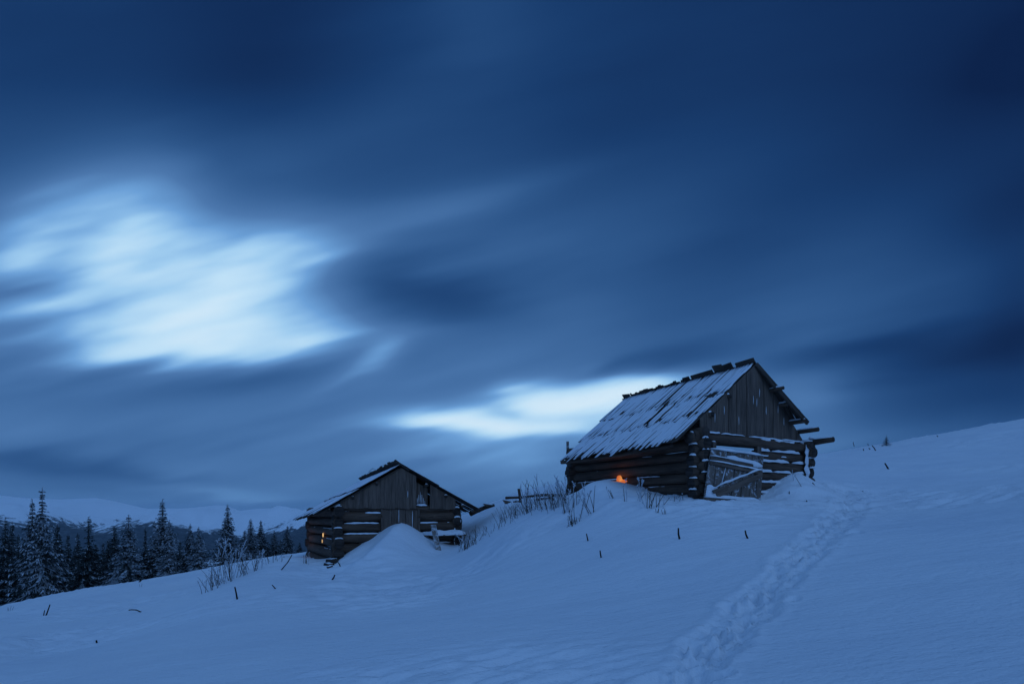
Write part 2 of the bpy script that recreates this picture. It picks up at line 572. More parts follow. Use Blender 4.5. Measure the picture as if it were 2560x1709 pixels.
_wx, _wy = _warpxy(_P[:, 0], _P[:, 1])
_res = _P[:, 2] - (PA + PB * _P[:, 0] + PC * _P[:, 1])
_n = len(_P)
_A = np.zeros((_n + 3, _n + 3))
_A[:_n, :_n] = _kern((_wx[:, None] - _wx[None]) ** 2 + (_wy[:, None] - _wy[None]) ** 2) + np.eye(_n) * 2e-4
_A[:_n, _n:] = np.stack([np.ones(_n), _wx, _wy], -1)
_A[_n:, :_n] = _A[:_n, _n:].T
_W = np.linalg.solve(_A, np.concatenate([_res, np.zeros(3)]))


def base_ground(x, y):
    x, y = np.asarray(x, float), np.asarray(y, float)
    wx, wy = _warpxy(x, y)
    o = _W[_n] + _W[_n + 1] * wx + _W[_n + 2] * wy
    for i in range(_n):
        o = o + _W[i] * _kern((wx - _wx[i]) ** 2 + (wy - _wy[i]) ** 2)
    return PA + PB * x + PC * y + o


def ray_hit(px, py, gf, y0=2.0, y1=70.0):
    ys = np.geomspace(y0, y1, 900)
    d = (HY - py) / F * ys - gf((px - CX) / F * ys, ys)
    k = np.where(d < 0)[0]
    i = k[0] if len(k) else len(ys) - 1
    return Vector(((px - CX) / F * ys[i], ys[i], (HY - py) / F * ys[i]))


TRACK = [(1640, 1760, 150), (1720, 1690, 120), (1800, 1600, 105), (1880, 1510, 90), (1950, 1440, 80), (2020, 1375, 72), (2075, 1320, 60), (2120, 1275, 55),
         (2140, 1245, 45), (2100, 1222, 40)]
_T = []
for px, py, hw in TRACK:
    p = ray_hit(px, py, base_ground)
    _T.append((p.x, p.y, hw / F * p.y * .78))
_T = np.array(_T)
_D = []
for px, py, Y, hh in ((1000, 1314, 20.3, .05), (985, 1338, 19.7, 0.29), (962, 1368, 19.0, 0.35), (940, 1392, 18.4, 0.32), (905, 1415, 17.8, 0.22), (850, 1440, 17.0, .02)):
    q = at(px, py, Y)
    _D.append((q.x, q.y, hh))
_D = np.array(_D)
random.seed(3)
DENTS = []
for i in range(len(_T) - 1):
    L = np.hypot(*(_T[i + 1, :2] - _T[i, :2]))
    for k in range(int(L * 22)):
        t = random.random()
        c = _T[i] * (1 - t) + _T[i + 1] * t
        d = (_T[i + 1, :2] - _T[i, :2]) / L
        off = random.gauss(0, .45) * c[2]
        DENTS.append((c[0] - d[1] * off, c[1] + d[0] * off, random.uniform(.055, .10), random.uniform(.025, .06), math.atan2(d[1], d[0]) + random.uniform(-.5, .5)))
for px, py in ((2110, 1250), (2160, 1240), (2200, 1236), (2240, 1228), (2090, 1262), (2060, 1268), (2230, 1300), (2190, 1290), (2250, 1320), (2140, 1330)):
    p = ray_hit(px, py, base_ground)
    DENTS.append((p.x, p.y, random.uniform(.08, .14), .05, random.uniform(0, 3)))


def ground(x, y, detail=True):
    x, y = np.asarray(x, float), np.asarray(y, float)
    z = base_ground(x, y)
    r = np.hypot(x, y)
    z = z + .035 * fbm(x * .35, y * .5, 3) * sstep(2, 8, r) * (1 + r / 40)
    # wind crust on the open slope at the left
    cr_ = sstep(.05, .5, perlin(x * .16 + 3.1, y * .2 + 7.7) + .15)
    z = z + .075 * cr_ * fbm((x * .96 + y * .25) * 1.1, (y * .96 - x * .25) * 4.2, 3, .55)
    # sharp crest of the drift before the lower hut
    for i in range(len(_D) - 1):
        a, b_ = _D[i], _D[i + 1]
        d = b_[:2] - a[:2]
        L = math.hypot(*d)
        t = ((x - a[0]) * d[0] + (y - a[1]) * d[1]) / (L * L)
        tc_ = np.clip(t, 0, 1)
        q = np.hypot(x - a[0] - tc_ * d[0], y - a[1] - tc_ * d[1])
        side = (x - a[0]) * d[1] - (y - a[1]) * d[0]
        w = np.where(side < 0, .75, .45)
        e = np.where(q < 3, (a[2] + (b_[2] - a[2]) * tc_) * np.exp(-q / w), 0)
        dr = e if i == 0 else np.maximum(dr, e)
    z = z + dr
    # trodden track
    best = np.full(x.shape, 9.0)
    for i in range(len(_T) - 1):
        a, b_ = _T[i], _T[i + 1]
        d = b_[:2] - a[:2]
        t = np.clip(((x - a[0]) * d[0] + (y - a[1]) * d[1]) / d.dot(d), 0, 1)
        q = np.hypot(x - a[0] - t * d[0], y - a[1] - t * d[1]) / (a[2] + (b_[2] - a[2]) * t)
        best = np.minimum(best, q)
    q = best + .35 * perlin(x * 1.4, y * 1.4)
    mk = 1 - sstep(.55, 1.15, q)
    z = z - .032 * mk + .030 * mk * fbm(x * 6.5, y * 6.5, 4, .7) + .018 * sstep(.7, 1.0, q) * (1 - sstep(1.0, 1.5, q))
    if detail:
        for dx, dy_, rr, dp, an in DENTS:
            s_ = np.where((np.abs(x - dx) < .6) & (np.abs(y - dy_) < .6))
            if len(s_[0]):
                u = (x[s_] - dx) * math.cos(an) + (y[s_] - dy_) * math.sin(an)
                v = -(x[s_] - dx) * math.sin(an) + (y[s_] - dy_) * math.cos(an)
                e = (u / (rr * 1.5)) ** 2 + (v / rr) ** 2
                z[s_] += -dp * np.exp(-e * e) + dp * .35 * np.exp(-(e - 1.7) ** 2 * 2.5)
    return z


def gz(x, y):
    return float(base_ground(np.array([x]), np.array([y]))[0])


def spot(px, py, y0=2.0, y1=70.0):
    p = ray_hit(px, py, lambda a, b_: ground(a, b_, False), y0, y1)
    return p


ang = np.radians(np.concatenate([np.arange(-180, -54, 3.0), np.arange(-54, 54, .22), np.arange(54, 180, 3.0)]))
rad_ = np.concatenate([[.3, .6], np.geomspace(1.0, 60, 760), np.geomspace(60.6, 420, 110)])
AA, RR = np.meshgrid(ang, rad_)
GX, GY = np.sin(AA) * RR, np.cos(AA) * RR
GZ = ground(GX.ravel(), GY.ravel())
na, nr = len(ang), len(rad_)
verts = np.stack([GX.ravel(), GY.ravel(), GZ], -1)
ii, jj = np.meshgrid(np.arange(nr - 1), np.arange(na), indexing='ij')
j2 = (jj + 1) % na
faces = np.stack([ii * na + jj, (ii + 1) * na + jj, (ii + 1) * na + j2, ii * na + j2], -1).reshape(-1, 4)[:, ::-1]


def grid_mesh(name, verts, faces, matname):
    me = bpy.data.meshes.new(name)
    me.vertices.add(len(verts))
    me.vertices.foreach_set('co', verts.astype(np.float32).ravel())
    me.loops.add(faces.size)
    me.loops.foreach_set('vertex_index', faces.astype(np.int32).ravel())
    me.polygons.add(len(faces))
    me.polygons.foreach_set('loop_start', np.arange(0, faces.size, 4, dtype=np.int32))
    me.polygons.foreach_set('use_smooth', [True] * len(faces))
    me.update(calc_edges=True)
    me.validate()
    me.materials.append(MATS[matname])
    o = bpy.data.objects.new(name, me)
    COL.objects.link(o)
    o['kind'] = 'structure'
    return o


grid_mesh('snow_field', verts, faces, 'snow')

# far mountains across the valley
RIDGE = [(-700, 1250), (-200, 1235), (0, 1238), (60, 1244), (150, 1247), (240, 1243), (280, 1250), (330, 1262), (370, 1271), (420, 1269), (470, 1269),
         (540, 1262), (565, 1263), (600, 1277), (640, 1272), (700, 1270), (745, 1273), (790, 1281), (900, 1290), (1050, 1305), (1300, 1320), (1800, 1330), (3000, 1330)]
ma = np.radians(np.arange(-56, 50, .16))
mr = np.geomspace(380, 7500, 150)
AA, RR = np.meshgrid(ma, mr)
px_ = CX + F * np.tan(AA)
Yd = RR * np.cos(AA)
rp = np.interp(px_, [q[0] for q in RIDGE], [q[1] for q in RIDGE])
keyR = np.log(np.array([380, 900, 1600, 2300, 3000, 3700, 4500, 5600, 7500]))
off = [(1620, 0), (1470, 0), (1412, 0), (1372, 0), (1336, .15), (1300, .55), (0, 1), (30, 1), (60, 1)]
el = np.zeros_like(RR)
lr = np.log(RR)
ks = [((1 - w) * c + w * (rp + (c if w == 1 else 0))) for c, w in off]
for i in range(len(keyR) - 1):
    t = np.clip((lr - keyR[i]) / (keyR[i + 1] - keyR[i]), 0, 1)
    s_ = (lr >= keyR[i]) & (lr <= keyR[i + 1])
    tt = t * t * (3 - 2 * t)
    el = np.where(s_, ks[i] * (1 - tt) + ks[i + 1] * tt, el)
MX, MY = np.sin(AA) * RR, np.cos(AA) * RR
MZ = (HY - el) / F * Yd
spur = 1 - np.abs(perlin(MX / 620 + 2.3, MY / 1500 + .4)) * 2
damp = np.clip((4300 - RR) / 900, .0, 1) * np.clip((RR - 500) / 700, 0, 1)
MZ = MZ + damp * (80 * (spur - .55) + 34 * fbm(MX / 260, MY / 420, 4)) + 5 * perlin(MX / 400, MY / 400) * np.clip((RR - 4000) / 400, 0, 1)
fold = 1 - np.abs(perlin(MX / 210 + .15 * perlin(MX / 90, MY / 300), MY / 1300 + 5.1)) * 2.2
MZ = MZ + 30 * (fold - .5) * sstep(2900, 3400, RR) * (1 - sstep(3950, 4450, RR))
# a nearer spur that comes in from the right, its left flank wooded
sx, sy = (805 - CX) / F * 2900, 2900
u_ = MX - sx
v_ = MY - sy
MZ = MZ + 62 * np.exp(-((u_ / np.where(u_ < 0, 330, 700)) ** 2) - (v_ / 620) ** 2)
foot = (HY - np.interp(px_, [-300, 0, 60, 110, 150, 200, 250, 300, 340, 390, 440, 480, 540, 600, 660, 720, 800],
                       [1300, 1302, 1309, 1313, 1303, 1322, 1327, 1318, 1316, 1327, 1322, 1340, 1336, 1345, 1332, 1318, 1300])) / F * Yd
forest = .5 + (foot - MZ) / np.where(MZ > foot, 150, 60) + .12 * fbm(MX / 300, MY / 500, 3)
forest = forest - .55 * np.exp(-(((u_ - 60) / 150) ** 2) - (v_ / 400) ** 2)
n1, n2 = AA.shape
ii, jj = np.meshgrid(np.arange(n1 - 1), np.arange(n2 - 1), indexing='ij')
faces = np.stack([ii * n2 + jj, ii * n2 + jj + 1, (ii + 1) * n2 + jj + 1, (ii + 1) * n2 + jj], -1).reshape(-1, 4)
mo = grid_mesh('mountains', np.stack([MX.ravel(), MY.ravel(), MZ.ravel()], -1), faces, 'mountain_snow')
a_ = mo.data.attributes.new('forest', 'FLOAT', 'POINT')
a_.data.foreach_set('value', np.clip(forest, -.5, 1.5).astype(np.float32).ravel())


# ------------------------------------------------------------------ log huts
def log_wall(mb, along_x, fixed, start, end, zs, r, over, gaps=()):
    """courses of round logs; gaps = (lo, hi, zlo, zhi) openings in the wall"""
    for z in zs:
        spans = [(start - over * random.uniform(.7, 1.25), end + over * random.uniform(.7, 1.25))]
        for lo, hi, z0, z1 in gaps:
            if z0 < z < z1:
                spans = [q for a, b_ in spans for q in ((a, min(b_, lo)), (max(a, hi), b_)) if q[1] - q[0] > .05]
        rr = r * random.uniform(.9, 1.1)
        for a, b_ in spans:
            j = random.uniform(-.012, .012)
            if along_x:
                mb.log((a, fixed + j, z), (b_, fixed + j, z + random.uniform(-.015, .015)), rr)
            else:
                mb.log((fixed + j, a, z), (fixed + j, b_, z + random.uniform(-.015, .015)), rr)


def snow_on_logs(mb, along_x, fixed, out, start, end, zs, r, gaps=(), dens=.75, h=.028, w=.05):
    for z in zs:
        x = start
        while x < end:
            L = random.uniform(.25, 1.3)
            if random.random() < dens:
                e = min(x + L, end)
                hit = any(lo - .02 < q < hi + .02 and z0 < z < z1 for lo, hi, z0, z1 in gaps for q in (x, e, (x + e) / 2))
                if not hit and e - x > .12:
                    k = max(3, int((e - x) / .09))
                    pts = []
                    for i in range(k):
                        t = x + (e - x) * i / (k - 1)
                        o = fixed + out * (r * .62)
                        zz = z + r * .74 + random.uniform(-.006, .006)
                        pts.append((t, o, zz) if along_x else (o, t, zz))
                    mb.lump(pts, (0, 1, 0) if along_x else (1, 0, 0), (0, out * .5, 1) if along_x else (out * .5, 0, 1), w, h)
            x += L + random.uniform(.02, .3)


def end_caps(mb, along_x, fixed, pos, zs, r, sgn):
    """little snow caps on protruding log ends"""
    for z in zs:
        if random.random() < .85:
            L = random.uniform(.12, .2)
            k = 4
            pts = [((pos + sgn * L * (i / (k - 1) - .9)), fixed + random.uniform(-.02, .02), z + r * .93) for i in range(k)]
            if not along_x:
                pts = [(b_, a, c) for a, b_, c in pts]
            mb.lump(pts, (0, 1, 0) if along_x else (1, 0, 0), (0, 0, 1), r * .7, .05)


def slope_boards(wd, sn, top, along, down, nrm, y0, y1, step, courses, lift, gap=.08, snow=.93, jit=.07, cut=None):
    """wd/sn: wood and snow builders. top = point on the ridge at along = 0"""
    top, along, down, nrm = Vector(top), Vector(along), Vector(down), Vector(nrm)
    for ci, (s0, s1) in enumerate(courses):
        y = y0
        ye = y1[ci] if isinstance(y1, tuple) else y1
        while y < ye:
            w = step * random.uniform(.75, 1.3)
            a0, a1 = s0 - random.uniform(0, .04), s1 + random.gauss(0, jit)
            if cut:
                a0 = max(a0, cut(y))
            if a1 - a0 > .15 and random.random() > .02:
                lf = lift * (len(courses) - ci) + random.uniform(-.006, .012)
                tl = random.uniform(-.012, .02)
                sk = random.gauss(0, .012)
                p = []
                for d in (0, .02):
                    for q in (y + step * gap * .5, y + w - step * gap * .5):
                        for s_ in (a0, a1):
                            p.append(top + along * (q + (sk if s_ == a1 else 0)) + down * s_ + nrm * (lf + d + (tl if s_ == a1 else 0)))
                wd.hexa(p, 0, 0)
                if sn is not None and random.random() < snow:
                    b0, b1 = a0 + .01, a1 - abs(random.gauss(0, .035)) + .015
                    if random.random() < .18:
                        b1 -= random.uniform(.05, .28)
                    k = max(3, int((b1 - b0) / .16))
                    pts = []
                    ph = random.random() * 6
                    for i in range(k):
                        t = i / (k - 1)
                        s_ = b0 + (b1 - b0) * t
                        fq = (s_ - a0) / (a1 - a0)
                        pts.append(top + along * (y + w * .5 + sk * fq + .007 * math.sin(ph + s_ * 5)) + down * s_ + nrm * (lf + .018 + tl * fq))
                    sn.lump(pts, along, nrm, w * random.uniform(.40, .53), random.uniform(.012, .026), jit=.25, tip=.75)
            y += w


def dup_none():
    pass


# ---- the upper hut
random.seed(11)
UX, UY = .856, .516
HA = math.atan2(UY, UX)
H0 = Vector((4.35, 14.0, .24))
hut = empty('log_hut', H0, HA)
tag(hut, 'larger weathered log hut with steep snowy plank roof and leaning broken door', 'hut')
WD, LN = 4.07, 4.72
ZR = 3.86 - .24
ZL = 2.3 - .24
r = .132
zs_side = [.13 + .262 * k for k in range(-1, 7)]
zs_front = [.26 + .262 * k for k in range(-1, 6)]
winS = [(2.5, 2.66, .55, .86)]
doorF = [(.40, 1.98, -1, 1.47)]


def local(px, py, y_plane=None, x_plane=None):
    """where the line of sight through a photo pixel meets a wall plane of the upper hut, in hut coordinates"""
    d = Vector(((px - CX) / F, 1, (HY - py) / F))
    return plane_hit(d, H0, HA, y_plane, x_plane)


def plane_hit(d, o, a, y_plane=None, x_plane=None):
    c, s = math.cos(a), math.sin(a)
    dl = Vector((d.x * c + d.y * s, -d.x * s + d.y * c, d.z))
    ol = Vector((-(o.x) * c - o.y * s, o.x * s - o.y * c, -o.z))
    t = (y_plane - ol.y) / dl.y if y_plane is not None else (x_plane - ol.x) / dl.x
    return ol + dl * t


# side wall towards the viewer
mb = MB(); log_wall(mb, False, 0, 0, LN, zs_side, r, .27, winS)
w1 = mb.build('log_wall', ['log_wood', 'log_end'], hut, True)
sn = MB()
snow_on_logs(sn, False, 0, -1, .1, LN - .1, zs_side[1:6], r, winS, .45, .018, .03)
end_caps(sn, False, 0, -.27, zs_side[1:7], r, -1)
sn.build('snow_crust', ['roof_snow'], w1, True)
# gable wall with the doorway
mb = MB(); log_wall(mb, True, 0, 0, WD, zs_front, r, .26, doorF)
w2 = mb.build('log_wall', ['log_wood', 'log_end'], hut, True)
sn = MB()
snow_on_logs(sn, True, 0, -1, 2.0, WD - .12, zs_front, r, doorF, .98, .062, .075)
snow_on_logs(sn, True, 0, -1, 2.0, WD - .12, [z - .11 for z in zs_front[1:]], r * .9, doorF, .6, .035, .035)
end_caps(sn, True, 0, -.26, zs_front, r, -1)
end_caps(sn, True, 0, WD + .26, zs_front, r, 1)
sn.build('snow_crust', ['roof_snow'], w2, True)
# far side wall and back wall
mb = MB(); log_wall(mb, False, WD, 0, LN, [z for z in zs_side if z < 1.5], r, .27)
w3 = mb.build('log_wall', ['log_wood', 'log_end'], hut, True)
sn = MB(); end_caps(sn, False, WD, -.27, [z for z in zs_side[1:] if z < 1.75], r, -1)
for z in [z for z in zs_side[3:] if z < 1.6]:
    sn.lump([(WD - .16 + random.uniform(-.03, .03), -.2, z - .1 + .1 * i) for i in range(4)], (1, 0, 0), (0, -1, 0), .09, .03)
sn.build('snow_crust', ['roof_snow'], w3, True)
mb = MB(); log_wall(mb, True, LN, 0, WD, [z for z in zs_front if z < 1.55], r, .26)
mb.build('log_wall', ['log_wood', 'log_end'], hut, True)

# tie beam over the door
mb = MB(); mb.log((-.25, -.03, 1.62), (WD + .1, -.03, 1.60), .125)
bm = mb.build('tie_beam', ['log_wood', 'log_end'], hut, True)
sn = MB()
for x0, x1 in ((.02, .62), (.66, 1.5), (1.7, 2.9), (2.95, 3.9)):
    sn.lump([(x0 + (x1 - x0) * i / 7, -.09, 1.715 + random.uniform(-.008, .008)) for i in range(8)], (0, 1, 0), (0, -.3, 1), .075, .035)
sn.build('snow_crust', ['roof_snow'], bm, True)

# gable boards
mb = MB()
xr, sl, sr = 2.03, (ZR - ZL) / 2.03, .92


def roofz(x):
    return ZR - (sl * (xr - x) if x < xr else sr * (x - xr))


x = .02
i = 0
while x < WD - .03:
    w = random.choice((.13, .15, .17, .19, .2))
    x1 = min(x + w, WD - .02)
    g = random.choice((.004, .006, .012, .004))
    z0 = 1.74 + random.uniform(-.025, .02) if x < 3.75 else 1.68
    t = random.uniform(-.010, .012)
    lean = random.uniform(-.008, .008)
    a, b_ = x + g, x1
    p = [(a, -.045 + t, z0), (b_, -.045 + t, z0), (a, -.018 + t, z0), (b_, -.018 + t, z0),
         (a + lean, -.045 + t, roofz(a) - .05), (b_ + lean, -.045 + t, roofz(b_) - .05), (a + lean, -.018 + t, roofz(a) - .05), (b_ + lean, -.018 + t, roofz(b_) - .05)]
    mb.hexa(p, 0, 2)
    x = x1
gb = mb.build('gable', ['board_wood'], hut)
sn = MB()
for k in range(9):
    x = random.uniform(.3, 3.8)
    z = random.uniform(1.9, max(1.95, roofz(x) - .4))
    sn.lump([(x + random.uniform(-.005, .005), -.055, z + .07 * j) for j in range(4)], (1, 0, 0), (0, -1, 0), .006, .006)
sn.build('snow_crust', ['roof_snow'], gb, True)

# roof, snowy side
nL = Vector((-sl, 0, 1)).normalized()
dL = Vector((-1, 0, -sl)).normalized()
SL = 2.77 / abs(dL.x)
wd, sn = MB(), MB()
al = Vector((0, 1, -.018))
slope_boards(wd, sn, (xr, 0, ZR - .06), al, dL, nL, .0, (LN + .04, LN - .10, LN - .27), .088, [(.0, .40 * SL), (.36 * SL, .69 * SL), (.65 * SL, SL)], .007, .07, .94, .085)
# rough lining boards under them
slope_boards(wd, None, (xr, .06, ZR - .13), al, dL, nL, .02, LN - .22, .2, [(.05, SL - .18)], .012, .02, 0, .05)
rf = wd.build('roof_slope', ['roof_wood'], hut)
sn.build('roof_snow', ['roof_snow'], rf, True)
# roof, far side: short boards, underside seen over the gable
nR = Vector((sr, 0, 1)).normalized()
dR = Vector((1, 0, -sr)).normalized()
SR = 1.47 / dR.x
wd = MB()
slope_boards(wd, None, (xr, 0, ZR - .07), Vector((0, 1, -.018)), dR, nR, -.42, .0, .05, [(-.05, SR)], .012, .0, 0, .015,
             lambda y: SR * (-y - .06) / .40)
slope_boards(wd, None, (xr, 0, ZR - .07), Vector((0, 1, -.018)), dR, nR, .0, LN + .1, .115, [(-.05, SR)], .012, .03, 0, .02)
rr_ = wd.build('roof_slope', ['roof_wood'], hut)
mb = MB()
q0, q1 = Vector((xr - .02, -.07, ZR - .05)), Vector((xr, -.47, ZR - .075)) + dR * (SR + .03)
mb.box((q0 + q1) / 2 - nR * .03, (q1 - q0) / 2, nR * .06, Vector((.012, -.016, 0)), 0, 0)
mb.build('barge_board', ['roof_wood'], rr_)
sn = MB()
for y0 in np.arange(-.4, LN, .42):
    sn.lump([Vector((xr, y0 + .2, ZR - .07)) + dR * (.5 + .2 * i if y0 > 0 else SR * .9 - .35 + .1 * i) + nR * .035 for i in range(4)], (0, 1, 0), nR, .19, .03)
sn.build('roof_snow', ['roof_snow'], rr_, True)


def ridge_t(px, o=H0, w=UX, h=UY, half=2.03):
    mx_, my_ = o.x + w * half, o.y + h * half
    k = (px - CX) / F
    return (mx_ - k * my_) / (h + k * w)


# loose ridge boards
def ridge_board(t0, t1, hgt, lift, jag, tilt=0):
    mb = MB()
    t = t0
    up = -dR * .9 + nR * .1
    up.normalize()
    while t < t1 - .01:
        w = min(random.uniform(.08, .2) if jag else t1 - t, t1 - t)
        hh = hgt * (random.uniform(.7, 1.2) if jag else 1)
        b0 = Vector((xr, t, ZR - .018 * t - .09 + lift))
        b1 = Vector((xr, t + w * .97, ZR - .018 * t - .09 + lift + tilt))
        th = nR * .03
        p = [b0 + q + u for q in (Vector((0, 0, 0)), th) for u, _ in ((up * 0, 0),)]
        pts = []
        for d in (Vector((0, 0, 0)), th):
            for u in (up * -.05, up * hh):
                for bb in (b0, b1):
                    pts.append(bb + u + d)
        mb.hexa(pts, 0, 0)
        t += w
    mb.build('ridge_board', ['roof_wood'], rf)


for a, b_, hgt, lift, jag, tilt in ((1889, 1842, .16, .05, False, -.02), (1834, 1806, .20, .06, False, -.03), (1812, 1788, .24, .04, False, .02),
                                    (1786, 1731, .18, .03, False, -.02), (1728, 1706, .16, .02, True, 0), (1702, 1581, .15, .02, True, 0), (1578, 1560, .15, .03, False, .03)):
    ridge_board(ridge_t(a), ridge_t(b_), hgt, lift, jag, tilt)

# purlins and plates that stick out past the gable
for xx, dz, out, rr in ((xr + .55, -.17, .42, .05), (xr + .92, -.17, .30, .05), (xr + 1.36, -.19, .52, .06), (WD - .28, None, .58, .06), (WD + .06, None, .78, .07),
                        (.35, -.2, .12, .07), (1.0, -.2, .10, .06)):
    z = roofz(xx) + dz if dz is not None else (1.98 if xx < WD else 1.72)
    mb = MB(); mb.log((xx, -out, z + .02), (xx, LN if xx < WD else 1.1, z - .05), rr, 8)
    pu = mb.build('purlin', ['log_wood', 'log_end'], hut, True)
    sn = MB(); sn.lump([(xx, -out + .04 + (out - .02) * i / 5, z + rr * .95 + .015) for i in range(6)], (1, 0, 0), (0, 0, 1), rr * .8, .035)
    sn.build('snow_crust', ['roof_snow'], pu, True)
# snow-clad corner plate end
mb = MB(); mb.log((WD - .1, -.3, 1.62), (WD - .1, .4, 1.62), .12)
pu = mb.build('corner_log', ['log_wood', 'log_end'], hut, True)
sn = MB(); sn.lump([(WD - .1, -.28 + .1 * i, 1.74) for i in range(5)], (1, 0, 0), (0, 0, 1), .11, .06)
sn.build('snow_crust', ['roof_snow'], pu, True)

# eave pole at the far end and door posts
mb = MB(); mb.log((-.60, .25, ZL - .66), (-.60, LN - .12, ZL - .72), .05, 8)
mb.build('eave_pole', ['log_wood', 'log_end'], hut, True)
for xx, z0, z1, w in ((.37, -.1, 1.5, .06), (2.0, .2, 1.52, .08)):
    mb = MB(); mb.box((xx, -.10, (z0 + z1) / 2), (w, 0, 0), (0, .05, 0), (.01, 0, (z1 - z0) / 2), 0, 2)
    dp_ = mb.build('door_post', ['board_wood'], hut)
    sn = MB(); sn.lump([(xx - w + 2 * w * i / 4, -.10, z1 + .012) for i in range(5)], (0, 1, 0), (0, 0, 1), .05, .03)
    sn.build('snow_crust', ['roof_snow'], dp_, True)

# the door, torn off and leaning against the opening
door = empty('door', (0, 0, 0)); door.parent = hut
door['label'] = 'broken plank door leaning askew with a diagonal brace'
tl, tr, br_, bl = (local(1777, 1121, -.28), local(1909, 1139, -.24), local(1901, 1258, -.42), local(1757, 1258, -.46))
ctr = (tl + tr + br_ + bl) / 4
ex = ((tr - tl) + (br_ - bl)).normalized()
nn = ex.cross(((tl - bl) + (tr - br_)).normalized()).normalized()
if nn.y > 0:
    nn = -nn


def dq(u, v, d=0.0):
    return tl.lerp(tr, u).lerp(bl.lerp(br_, u), v) + nn * d


def dplate(mb, u0, v0, u1, v1, u2, v2, u3, v3, d0, d1, ax):
    """quad (tl, tr, bl, br in door coordinates) with thickness"""
    mb.hexa([dq(u2, v2, d0), dq(u3, v3, d0), dq(u0, v0, d0), dq(u1, v1, d0), dq(u2, v2, d1), dq(u3, v3, d1), dq(u0, v0, d1), dq(u1, v1, d1)], 0, ax)


mb = MB()
us = [0, .13, .29, .30, .46, .62, .78, .9, 1.0]
for i in range(len(us) - 1):
    if us[i + 1] - us[i] < .02:
        continue
    j = random.uniform(-.01, .01)
    dplate(mb, us[i] + .006, .02 + j, us[i + 1] - .004, .02 - j, us[i] + .006, 1, us[i + 1] - .004, 1, -.02 + j * .4, .005 + j * .4, 1)
mb.build('door_leaf', ['door_wood'], door)
bars = [(0.0, .15, .78, .22, 0.0, .21, .78, .28), (0.0, .24, .97, .34, 0.0, .29, .97, .41), (0.0, .90, 1.0, .97, 0.0, .96, 1.0, 1.03)]
sn = MB()
for q in bars:
    mb = MB(); dplate(mb, *q, .006, .05, 0)
    mb.build('crossbar', ['board_wood'], door)
    sn.lump([dq(q[0] + (q[2] - q[0]) * i / 9, q[1] + (q[3] - q[1]) * i / 9 - .015, .03) for i in range(10)], nn, Vector((0, 0, 1)), .045, .035)
mb = MB(); dplate(mb, .16, .80, .96, .36, .20, .90, .97, .47, .006, .055, 0)
mb.build('brace', ['board_wood'], door)
mb = MB(); dplate(mb, .09, .77, .34, .66, .12, .83, .36, .71, .055, .085, 0)
mb.build('brace', ['board_wood'], door)
# snow lodged on the bars, in the corner and along the top edge
sn.lump([dq(.12 + .84 * i / 9, .80 - .44 * i / 9 - .05, .03) for i in range(10)], nn * .6 + Vector((0, 0, .6)), Vector((0, 0, 1)), .07, .055)
for k in range(7):
    w0 = .14 - .016 * k
    sn.lump([dq(.02 + (.20 + .03 * k) * i / 5, .70 + .032 * k + .01 * i, .012) for i in range(6)], Vector((0, 0, 1)), nn, .06, .02)
sn.lump([dq(.0 + .99 * i / 11, .0, -.005) for i in range(12)], nn, Vector((0, 0, 1)), .05, .05)
sn.lump([dq(.30 + .68 * i / 9, .12 + .10 * i / 9, .012) for i in range(10)], Vector((0, 0, 1)), nn, .07, .02)
sn.lump([dq(.05 + .9 * i / 9, .88 + .05 * i / 9, .02) for i in range(10)], Vector((0, 0, 1)), nn, .05, .03)
sn.lump([dq(.30 - .05 * i / 5, .30 + .45 * i / 5, .008) for i in range(6)], ex, nn, .012, .012)
sn.build('snow_crust', ['roof_snow'], door, True)

# warm light on the log wall, put in as glowing patches over the logs
fl = MB()
c = Vector((.02, 2.53, .76))


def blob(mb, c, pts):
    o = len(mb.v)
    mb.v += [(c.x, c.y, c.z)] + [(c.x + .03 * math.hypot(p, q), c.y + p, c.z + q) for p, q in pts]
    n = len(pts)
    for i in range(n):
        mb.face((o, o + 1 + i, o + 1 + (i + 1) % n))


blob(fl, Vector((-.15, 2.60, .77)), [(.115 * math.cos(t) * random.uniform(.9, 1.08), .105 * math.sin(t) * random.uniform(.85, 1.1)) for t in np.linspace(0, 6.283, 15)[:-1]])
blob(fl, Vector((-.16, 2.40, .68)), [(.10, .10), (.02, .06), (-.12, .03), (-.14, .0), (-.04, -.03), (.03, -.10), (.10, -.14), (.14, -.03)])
fl.build('glow_patch', ['firelight'], hut, True)
lp = bpy.data.lights.new('fire_glow', 'POINT'); lp.energy = .9; lp.color = (1, .36, .09); lp.shadow_soft_size = .08
lo = bpy.data.objects.new('fire_glow', lp); COL.objects.link(lo); lo.parent = hut; lo.location = (-.36, 2.52, .78)

# ---- the lower hut
random.seed(23)
A2 = math.radians(27.5)
K0 = Vector((-5.71, 19.6, -1.42))
hut2 = empty('log_hut', K0, A2)
tag(hut2, 'smaller low log hut with shallow roof and snowdrift against its plank door', 'hut')
W2, L2 = 4.14, 5.0
r2 = .165
zs2 = [.20 + .345 * k for k in range(-1, 5)]
zf2 = [.03 + .345 * k for k in range(0, 5)]
door2 = [(1.45, 2.72, -1, 1.62)]


def local2(px, py, y_plane=None, x_plane=None):
    return plane_hit(Vector(((px - CX) / F, 1, (HY - py) / F)), K0, A2, y_plane, x_plane)


